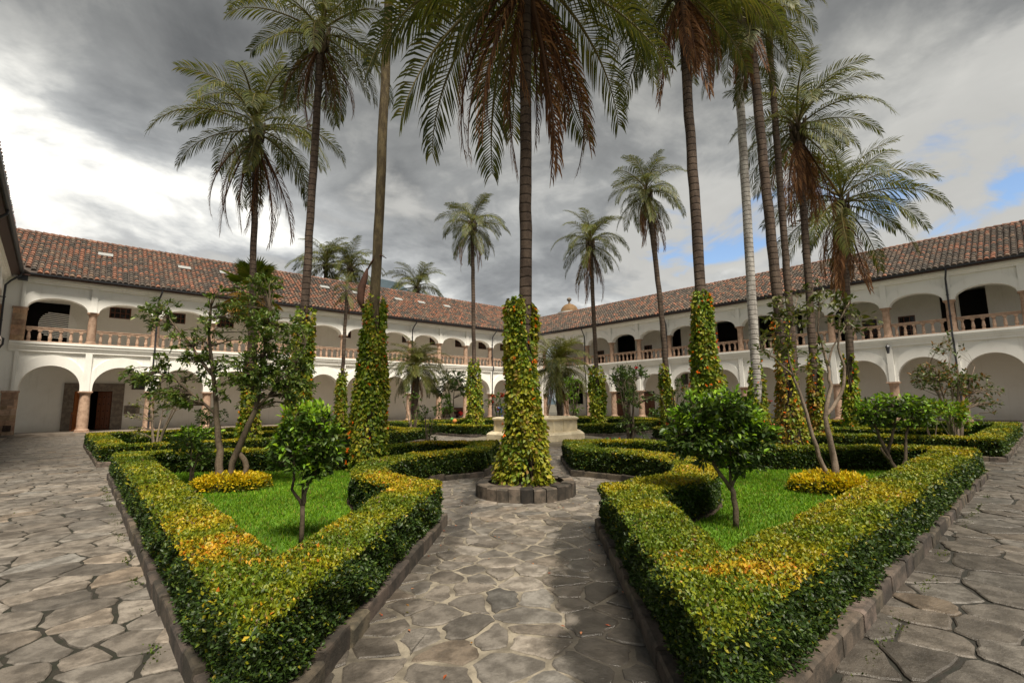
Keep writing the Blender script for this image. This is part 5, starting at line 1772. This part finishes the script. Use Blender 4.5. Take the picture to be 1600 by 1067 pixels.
tree('bare_tree', 'nearly bare crooked tree rising from the yellow patch on the front right lawn', 'tree', (9.46, 2.61),
     [([S_(0, 0), S_(0.08, 0.3), S_(0.03, 0.75), S_(-0.03, 1.2), S_(0.13, 1.75), S_(0.12, 2.1), S_(0.0, 2.7), S_(0.1, 3.4)], [0.06, 0.055, 0.045, 0.037, 0.03, 0.023, 0.016, 0.007]),
      ([S_(0.02, 0.1), S_(-0.15, 0.45), S_(-0.26, 0.9), S_(-0.36, 1.5), S_(-0.52, 1.95), S_(-0.8, 2.25), S_(-1.0, 2.35)], [0.042, 0.037, 0.032, 0.027, 0.021, 0.015, 0.007]),
      ([S_(-0.02, 1.22), S_(0.2, 1.45), S_(0.36, 1.75), S_(0.4, 2.1), S_(0.32, 2.4), S_(0.4, 2.9), S_(0.6, 3.2)], [0.035, 0.03, 0.026, 0.022, 0.018, 0.014, 0.007]),
      ([S_(0.12, 2.1), S_(0.22, 2.4), S_(0.5, 2.8)], [0.02, 0.014, 0.007]), ([S_(-0.5, 1.9), S_(-0.55, 2.4), S_(-0.4, 3.0), S_(-0.3, 3.3)], [0.018, 0.014, 0.01, 0.006])],
     [(S_(-0.8, 2.5), (0.35, 0.35, 0.35), 28), (S_(-0.5, 3.0), (0.5, 0.45, 0.4), 38), (S_(0.4, 3.1), (0.42, 0.4, 0.4), 26), (S_(0.0, 3.3), (0.5, 0.4, 0.3), 18), (S_(-0.25, 2.3), (0.4, 0.4, 0.3), 16), (S_(0.75, 2.9), (0.3, 0.3, 0.3), 14)],
     0.105, 6, [(0.075, 0.095, 0.018), (0.11, 0.115, 0.022), (0.05, 0.07, 0.014)], bark='bark_pale', seed=35, ratio=0.42, twig=0.007)

# yellow clipped patches round the trees
def patch(label, cx, cy, rx, ry, h, n, seed, ang=0.0, z0=0.09):
    rg = np.random.default_rng(seed)
    root = thing('yellow_shrub', label, 'shrub', (cx, cy, z0), 0, 'bright yellow clipped shrubs round the trees')
    u = nrm(rg.normal(size=(n, 3))); u[:, 2] = np.abs(u[:, 2])
    q = np.sign(u) * np.abs(u) ** 0.62
    th = np.arctan2(u[:, 1], u[:, 0])
    k = 1 + 0.10 * np.sin(3 * th + seed) + 0.06 * np.sin(7 * th)
    P = q * np.array([rx, ry, h]) * np.c_[k, k, np.ones(n)]
    c, s = math.cos(ang), math.sin(ang)
    P = np.c_[P[:, 0] * c - P[:, 1] * s, P[:, 0] * s + P[:, 1] * c, P[:, 2]] + rg.normal(0, 0.022, (n, 3))
    d = nrm(P / np.array([rx, ry, h]) * 0.5 + rg.normal(size=(n, 3)) * 0.6 + np.array([0, 0, 0.5]))
    up = P[:, 2] / h
    ye = rg.random(n) < np.clip(0.12 + up * 1.05, 0, 0.95)
    cc = np.where(ye[:, None], pal(n, [(0.54, 0.40, 0.010), (0.62, 0.48, 0.015), (0.44, 0.38, 0.012), (0.58, 0.34, 0.012)], [4, 3, 3, 1.0]), pal(n, [(0.14, 0.16, 0.016), (0.08, 0.10, 0.014)]))
    leaf_object('foliage', root, P, d, 0.062 * rg.uniform(0.7, 1.3, n), 0.032, cc, M['vine_leaf'])
    mb = MB()
    mb.lathe([(0.9, 0.0), (0.92, 0.4), (0.75, 0.8), (0.1, 0.9)], 16)
    V = np.array(mb.v) * np.array([rx, ry, h]) * 0.92
    mb.v = [tuple((p[0] * c - p[1] * s, p[0] * s + p[1] * c, p[2])) for p in V]
    mb.build('twigs', M['core'], root)


patch('round yellow leaved patch round the bare crooked tree on the right lawn', 9.42, 2.62, 0.50, 0.50, 0.27, 5600, 51)
patch('oval yellow leaved patch round the two trunked tree on the left lawn', 2.22, 10.38, 0.55, 0.42, 0.26, 5200, 52, rad(-42))

# shrubs and small trees in the beds
SG = [(0.065, 0.12, 0.016), (0.095, 0.16, 0.018), (0.045, 0.085, 0.013)]


def shrub(label, base, h, blobs, leaf, per, cols, seed, n_st=4, spread=0.25, bark='bark', name='shrub', **kw):
    rg = random.Random(seed)
    st = []
    for k in range(n_st):
        a = rg.uniform(-1, 1); b = rg.uniform(-0.5, 0.5)
        st.append(([S_(a * 0.05, 0, b * 0.05), S_(a * spread * 0.4, h * 0.35, b * spread * 0.4), S_(a * spread, h * 0.75, b * spread)], [0.03 * h / 2 + 0.008, 0.02 * h / 2 + 0.005, 0.007]))
    return tree(name, label, 'shrub' if name == 'shrub' else 'tree', base, st, [(S_(a, z, d), r_, n) for (a, z, d, r_, n) in blobs], leaf, per, cols, bark=bark, seed=seed, rich=False, **kw)


GB = 'shrubs and small trees growing in the garden beds'
shrub('low leafy shrub under the leafy tree, by the back left hedge', (1.75, 11.6), 0.95, [(0, 0.8, 0, (0.45, 0.45, 0.25), 46), (0.2, 0.55, 0, (0.3, 0.3, 0.2), 18)], 0.10, 9, SG, 61, group=GB)
shrub('thin twiggy small tree in front of the white wall near the open doorway', (1.9, 19.6), 2.3, [(-0.3, 1.5, 0, (0.7, 0.5, 0.5), 30), (0.7, 2.0, 0, (0.7, 0.5, 0.5), 26), (-0.6, 0.9, 0, (0.4, 0.4, 0.3), 10)], 0.12, 6, [(0.12, 0.13, 0.03), (0.16, 0.16, 0.04), (0.08, 0.09, 0.02)], 62, n_st=6, spread=0.9, bark='bark_pale', group=GB)
shrub('bright green bush in the far left bed under the leafy tree', (3.0, 18.9), 0.9, [(0, 0.7, 0, (0.75, 0.6, 0.32), 60)], 0.14, 8, SG + YG, 63, group=GB)
shrub('leafy shrub beside a gallery column behind the leafy tree', (4.7, 27.2), 1.5, [(0, 1.1, 0, (0.8, 0.7, 0.5), 60)], 0.16, 8, DG, 64, group=GB)
shrub('sparse shrub with pale flowers left of the back corner of the front left hedge', (8.0, 12.9), 1.5, [(-0.1, 1.2, 0, (0.35, 0.3, 0.35), 22), (0.1, 0.75, 0, (0.35, 0.3, 0.3), 20), (0.0, 0.3, 0, (0.25, 0.25, 0.2), 12)], 0.10, 7, SG, 65, bark='bark_pale', group=GB)
shrub('dark citrus tree behind the slim palm left of the fountain', (21.2, 30.6), 4.2, [(0, 3.4, 0, (1.6, 1.4, 0.9), 120), (-1.2, 2.6, 0, (0.7, 0.7, 0.5), 30), (1.1, 2.7, 0, (0.8, 0.7, 0.6), 36)], 0.2, 10, DG, 66, n_st=4, spread=0.8, group=GB)
shrub('tall rose shrub with red roses left of the fountain', (23.6, 28.0), 2.4, [(0, 2.0, 0, (0.9, 0.7, 0.6), 40), (0.2, 1.2, 0, (0.7, 0.6, 0.5), 30), (-0.8, 1.7, 0, (0.4, 0.4, 0.3), 10)], 0.17, 7, SG, 67, n_st=6, spread=0.6, flowers=(9, 0.2, [(0.5, 0.02, 0.02), (0.6, 0.04, 0.03)], 9), group=GB)
shrub('tall thin light green shrub behind the fountain', (23.0, 20.0), 3.4, [(0, 2.9, 0, (0.65, 0.5, 0.5), 32), (-0.1, 2.0, 0, (0.6, 0.5, 0.5), 34), (0.2, 1.2, 0, (0.5, 0.4, 0.5), 22)], 0.17, 7, SG + YG, 68, n_st=5, spread=0.5, bark='bark_pale', group=GB)
shrub('tall airy hibiscus shrub with red blooms behind the front right hedge', (12.35, 8.55), 2.9, [(-0.15, 2.35, 0, (0.42, 0.35, 0.35), 34), (0.5, 2.45, 0.2, (0.35, 0.3, 0.3), 26), (0.05, 1.7, 0, (0.5, 0.4, 0.4), 44), (-0.1, 0.95, 0, (0.35, 0.3, 0.4), 26), (0.3, 0.6, 0, (0.35, 0.3, 0.3), 18), (0.85, 1.7, 0, (0.25, 0.2, 0.2), 10)], 0.10, 8, SG + DG, 69, n_st=6, spread=0.45, flowers=(3, 0.09, [(0.55, 0.02, 0.04)], 8), group=GB)
shrub('dark bushy tree before the right gallery beside the hibiscus', (24.5, 17.3), 3.6, [(0, 3.0, 0, (1.0, 0.9, 0.8), 80), (0.3, 2.0, 0, (0.8, 0.7, 0.6), 40)], 0.19, 10, DG, 70, n_st=3, spread=0.5, group=GB)
shrub('low clipped round bush before the right gallery', (27.5, 16.6), 1.3, [(0, 0.75, 0, (1.0, 0.9, 0.55), 110)], 0.17, 9, DG + SG, 71, group=GB)
shrub('climbing rose with one large red bloom left of the big round bush', (18.4, 10.6), 2.6, [(0.3, 2.2, 0, (0.7, 0.4, 0.5), 22), (0.2, 1.1, 0, (0.6, 0.5, 0.5), 26), (0.0, 0.6, 0, (0.6, 0.5, 0.4), 30)], 0.13, 7, SG, 72, n_st=5, spread=0.6, flowers=(3, 0.13, [(0.5, 0.015, 0.02)], 10), group=GB)
shrub('rose bush with pink blooms between the ringed and leaning palms', (17.9, 6.9), 1.9, [(0, 1.4, 0, (0.5, 0.45, 0.45), 34), (0.1, 0.8, 0, (0.45, 0.4, 0.3), 22)], 0.13, 7, DG + SG, 73, flowers=(8, 0.14, [(0.7, 0.12, 0.14), (0.75, 0.2, 0.15)], 8), group=GB)
shrub('yellow green low tree with two trunks in the far right bed', (17.6, 2.35), 1.3, [(0, 1.25, 0, (0.6, 0.5, 0.3), 60), (-0.3, 1.0, 0, (0.4, 0.4, 0.25), 30)], 0.13, 9, YG + [(0.22, 0.24, 0.02), (0.06, 0.1, 0.015)], 74, n_st=3, spread=0.3, bark='bark_pale', group=GB)
shrub('yellow green low tree with pale branching trunk nearest the right walkway', (18.9, 2.0), 1.3, [(0, 1.2, 0, (0.6, 0.5, 0.3), 56), (0.3, 0.9, 0, (0.4, 0.4, 0.25), 26)], 0.13, 9, YG + [(0.24, 0.22, 0.02), (0.06, 0.1, 0.015)], 75, n_st=4, spread=0.4, bark='bark_pale', group=GB)
shrub('tall loose grey green shrub by the right walkway', (19.9, 2.1), 3.3, [(-0.4, 2.2, 0, (0.9, 0.7, 0.45), 95), (0.4, 1.9, 0, (0.9, 0.7, 0.5), 90), (0.1, 3.1, 0, (0.5, 0.4, 0.45), 18), (1.3, 1.5, 0, (0.6, 0.5, 0.45), 24)], 0.12, 8, [(0.075, 0.11, 0.025), (0.11, 0.14, 0.035), (0.05, 0.08, 0.018), (0.2, 0.10, 0.03)], 76, n_st=6, spread=0.9, bark='bark_pale', group=GB)
shrub('low geraniums with red flowers behind the front right hedge', (11.9, 8.9), 0.35, [(0, 0.3, 0, (0.45, 0.3, 0.16), 40)], 0.09, 7, [(0.06, 0.16, 0.02), (0.09, 0.22, 0.03)], 77, flowers=(9, 0.08, [(0.75, 0.06, 0.02), (0.7, 0.12, 0.08)], 8), group=GB)
shrub('thin sparse shrub right of the mossy palm, against the gallery', (12.2, 21.0), 2.4, [(0, 1.9, 0, (0.6, 0.5, 0.6), 20), (0.2, 1.0, 0, (0.5, 0.4, 0.4), 14)], 0.14, 6, SG, 78, n_st=4, spread=0.5, bark='bark_pale', group=GB)
shrub('leafy bush at the foot of the low bushy palm', (19.3, 29.0), 1.9, [(0, 1.2, 0, (0.9, 0.7, 0.6), 60), (0.2, 2.1, 0, (0.4, 0.35, 0.4), 16)], 0.19, 8, SG, 79, n_st=5, spread=0.5, group=GB)

# ------------------------------------------------------------------ fountain
FC = AR(21.3, -0.22)
f = thing('stone_fountain', 'pale stone octagonal fountain basin on a stepped base', 'fountain', (FC[0], FC[1], 0), rad(22.5 + 45))


def ring8(r): return r
mb = MB(); mb.tint = (0.30, 0.30, 0.31); mb.lathe([(2.9, -0.03), (2.9, 0.10), (2.86, 0.115)], 32); mb.build('round_step', M['marble'], f)
mb = MB(); mb.lathe([(2.22, 0.116), (2.22, 0.36), (2.16, 0.42), (2.02, 0.46), (1.98, 0.47)], 8); mb.build('base_moulding', M['marble'], f)
mb = MB(); mb.lathe([(1.87, 0.471), (1.87, 0.93), (1.6, 0.93), (1.6, 0.6)], 8, cap=False); mb.build('basin_wall', M['marble'], f)
for k in range(8):
    a0 = 2 * math.pi * k / 8
    A, B_ = Vector((math.cos(a0), math.sin(a0))), Vector((math.cos(a0 + math.pi / 4), math.sin(a0 + math.pi / 4)))
    for u0, u1, e in ((-0.06, 0.06, 0.035), (0.44, 0.56, 0.022)):
        pts = []
        for u in (u0, u1):
            p = A.lerp(B_, max(0, u)) * 1.87 if u >= 0 else A * 1.87 - (B_ - A) * 0
            pts.append(p)
        mid = (A + B_).normalized()
        p0 = A * 1.872 + (B_ - A) * 1.87 * max(u0, 0.0); p1 = A * 1.872 + (B_ - A) * 1.87 * u1
        mb = MB(); mb.tint = (1.02, 1.02, 1.0)
        q = [p0, p1, p1 + mid * e, p0 + mid * e]
        mb.prism([(v.x, v.y) for v in q], 0.472, 0.925)
        mb.build('pilaster', M['marble'], f)
mb = MB(); mb.lathe([(1.55, 0.90), (1.93, 0.93), (1.98, 0.97), (1.98, 1.01), (1.93, 1.04), (1.58, 1.04), (1.55, 0.90)], 8, cap=False); mb.build('rim', M['marble'], f)
mb = MB(); mb.lathe([(1.6, 0.78), (0.01, 0.781)], 8, cap=False); mb.build('water', M['glass'], f)
mb = MB(); mb.lathe([(0.3, 0.6), (0.22, 0.8), (0.16, 0.95), (0.3, 0.99), (0.1, 1.02)], 12); mb.build('spout', M['marble'], f)

# ------------------------------------------------------------------ bench, red bundle, pale bundle, person
g = thing('wooden_bench', 'dark red brown wooden bench against the left gallery wall', 'bench', (31.3, 44.9, 0.15))
mb = MB(); mb.box(-1.5, 1.5, -0.28, 0.22, 0.42, 0.47); mb.build('seat', M['wood_dark'], g)
mb = MB(); mb.box(-1.5, 1.5, 0.20, 0.25, 0.475, 1.15); mb.build('backrest', M['wood_dark'], g)
mb = MB(); mb.box(-1.45, 1.45, 0.15, 0.2, 0.9, 1.0); mb.build('carved_rail', M['wood'], g)
for s in (-1.4, -0.45, 0.45, 1.4):
    mb = MB(); mb.box(s - 0.06, s + 0.06, -0.25, 0.2, 0, 0.42); mb.build('leg', M['wood_dark'], g)
for s in (-1.47, 1.47):
    mb = MB(); mb.box(s - 0.04, s + 0.04, -0.28, 0.2, 0.475, 0.75); mb.box(s - 0.045, s + 0.045, -0.3, 0.22, 0.75, 0.8); mb.build('armrest', M['wood_dark'], g)
g2 = thing('red_bundle', 'bright red bundle on the dark bench by the left gallery wall', 'bundle', (32.1, 44.8, 0.62))
rb = MB()
for k in range(7):
    a = k * 0.9
    rb.lathe([(0.02, -0.16), (0.15, -0.08), (0.2, 0.03), (0.13, 0.15), (0.02, 0.19)], 9, (0.13 * math.cos(a) * (k > 0), 0.09 * math.sin(a) * (k > 0)))
    zz = 0.10 * math.sin(k * 2.1)
    rb.v[-45:] = [(p[0], p[1], p[2] + zz) for p in rb.v[-45:]]
rb.build('cloth', M['red'], g2, smooth=True)
mb = MB(); mb.tube([(0, 0, 0.18), (0.02, -0.02, 0.3), (-0.06, 0, 0.36)], [0.03, 0.025, 0.012], 6); mb.build('knot', M['red'], g2)

g = thing('cloth_bundle', 'pale cloth bundle with green and orange top at the hedge left of the fountain', 'bundle', (15.05, 22.0, 0))
mb = MB(); mb.lathe([(0.30, 0.0), (0.31, 0.06), (0.22, 0.3), (0.14, 0.52), (0.09, 0.6)], 12); mb.v = [(p[0] + 0.3 * p[2] * 0.745, p[1] - 0.3 * p[2] * 0.666, p[2]) for p in mb.v]; mb.build('skirt', M['sack'], g, smooth=True)
mb = MB()
for c, m_ in (((0.2, -0.17, 0.74), 0.13),):
    mb.lathe([(0.02, -0.12), (0.1, -0.07), (0.13, 0), (0.1, 0.08), (0.02, 0.12)], 10); mb.v = [(p[0] + c[0], p[1] + c[1], p[2] + c[2]) for p in mb.v]
mb.build('orange_top', M['orange'], g, smooth=True)
mb = MB(); mb.lathe([(0.02, -0.1), (0.1, -0.03), (0.11, 0.03), (0.02, 0.1)], 9); mb.v = [(p[0] + 0.1, p[1] - 0.06, p[2] + 0.83) for p in mb.v]; mb.build('green_top', M['green'], g, smooth=True)
for k in range(3):
    mb = MB(); mb.tube([(0.30 * math.cos(k * 0.5 - 2.6), 0.30 * math.sin(k * 0.5 - 2.6), 0.03), (0.07 + 0.16 * math.cos(k * 0.5 - 2.6), -0.06 + 0.16 * math.sin(k * 0.5 - 2.6), 0.42)], 0.02, 5); mb.build('stripe', M['orange' if k % 2 else 'green'], g)


def body(name, joints, edges, root, mt, sub=2):
    vs = [j[0] for j in joints]
    me = bpy.data.meshes.new(name)
    me.from_pydata(vs, edges, [])
    o = link(name, me, root)
    md = o.modifiers.new('skin', 'SKIN'); md.use_smooth_shade = True
    for v, j in zip(me.skin_vertices[0].data, joints):
        v.radius = (j[1], j[1] if len(j) < 3 else j[2])
        v.use_root = False
    me.skin_vertices[0].data[0].use_root = True
    sb = o.modifiers.new('sub', 'SUBSURF'); sb.levels = sub; sb.render_levels = sub
    me.materials.append(mt)
    return o


# person in blue bending forward; x axis points to the picture's left
pr = thing('person', 'person in a blue shirt and blue trousers bending forward behind the fountain', 'person', (34.5, 40.4, 0.0), math.atan2(0.666, -0.745))
J = [((0, 0, 0.92), 0.15, 0.17), ((0.18, 0, 1.12), 0.14, 0.17), ((0.42, 0, 1.22), 0.15, 0.19), ((0.50, 0, 1.25), 0.07), ((0.56, 0, 1.26), 0.055),
     ((0.0, 0.11, 0.86), 0.10), ((0.08, 0.12, 0.48), 0.075), ((0.0, 0.12, 0.10), 0.05), ((0.14, 0.12, 0.04), 0.045),
     ((0.0, -0.11, 0.86), 0.10), ((0.06, -0.12, 0.48), 0.075), ((-0.04, -0.12, 0.10), 0.05), ((0.10, -0.12, 0.04), 0.045),
     ((0.42, 0.21, 1.18), 0.07), ((0.40, 0.26, 0.92), 0.05), ((0.58, 0.18, 0.78), 0.038), ((0.42, -0.21, 1.18), 0.07), ((0.38, -0.26, 0.92), 0.05), ((0.56, -0.18, 0.78), 0.038)]
Ed = [(0, 1), (1, 2), (2, 3), (3, 4), (0, 5), (5, 6), (6, 7), (7, 8), (0, 9), (9, 10), (10, 11), (11, 12), (2, 13), (13, 14), (14, 15), (2, 16), (16, 17), (17, 18)]
body('body', J, Ed, pr, M['cloth_blue'])
body('head', [((0.56, 0, 1.26), 0.06), ((0.62, 0, 1.27), 0.085, 0.08), ((0.71, 0, 1.24), 0.10, 0.085), ((0.77, 0, 1.21), 0.075, 0.07)], [(0, 1), (1, 2), (2, 3)], pr, M['skin'])
body('hair', [((0.64, 0, 1.33), 0.075), ((0.74, 0, 1.32), 0.09), ((0.82, 0, 1.26), 0.06)], [(0, 1), (1, 2)], pr, M['hair'])
for s in (-1, 1):
    jj = [((0.57, s * 0.18, 0.78), 0.036), ((0.63, s * 0.16, 0.72), 0.036, 0.022)]
    ee = [(0, 1)]
    for q in range(4):
        jj.append(((0.67, s * (0.185 - 0.018 * q), 0.67), 0.010)); jj.append(((0.68, s * (0.182 - 0.018 * q), 0.635), 0.008)); ee += [(1, len(jj) - 2), (len(jj) - 2, len(jj) - 1)]
    jj.append(((0.62, s * 0.125, 0.69), 0.010)); ee.append((1, len(jj) - 1))
    body('hand', jj, ee, pr, M['skin'], 1)

# fallen petals and leaves on the path
k = 70
al = NP.uniform(2.6, 12, k); rt = np.where(NP.random(k) < 0.6, NP.choice([-1.15, 0.45], k) + NP.normal(0, 0.12, k), NP.uniform(-1.1, 0.5, k))
P = np.c_[(al + rt) * 0.7071, (al - rt) * 0.7071, np.full(k, 0.008)]
d = nrm(np.c_[NP.normal(size=(k, 2)), np.zeros(k) + 0.05])
o = leaf_object('fallen_leaves', None, P, d, NP.uniform(0.02, 0.05, k), 0.018, pal(k, [(0.35, 0.08, 0.03), (0.25, 0.13, 0.03), (0.12, 0.10, 0.03), (0.5, 0.2, 0.1)]), M['flower'], up=np.tile([0, 0, 1.0], (k, 1)))
tag(o, 'small fallen leaves and petals scattered on the stone path', 'leaves', None, 'stuff')

# moss and weeds along the kerbs and in the joints of the walkways
k = 5200
t_ = NP.random(k)
e = NP.random(k)
px_ = np.where(e < 0.45, 0.50 + NP.normal(0, 0.03, k), np.where(e < 0.7, 2.4 + 10 * t_, NP.uniform(-2.5, 0.5, k)))
py_ = np.where(e < 0.45, 2.0 + 13 * t_ ** 1.3, np.where(e < 0.7, 0.93 + NP.normal(0, 0.03, k), NP.uniform(2.5, 14, k)))
P = np.c_[px_, py_, np.full(k, -0.012)]
clump = vnoise(P, 2.3, 4)
ok = (clump > 0.52) & ((e < 0.7) | (vnoise(P, 1.1, 8) > 0.72))
P = P[ok]; k = len(P)
d = nrm(NP.normal(size=(k, 3)) * 0.6 + np.array([0, 0, 0.8]))
o = leaf_object('weeds', None, P, d, NP.uniform(0.012, 0.035, k), 0.014, pal(k, [(0.08, 0.12, 0.015), (0.11, 0.13, 0.02), (0.05, 0.08, 0.012)]), M['grass'])
tag(o, 'tiny moss and weeds growing along the kerbs of the walkways', 'weeds', None, 'stuff')
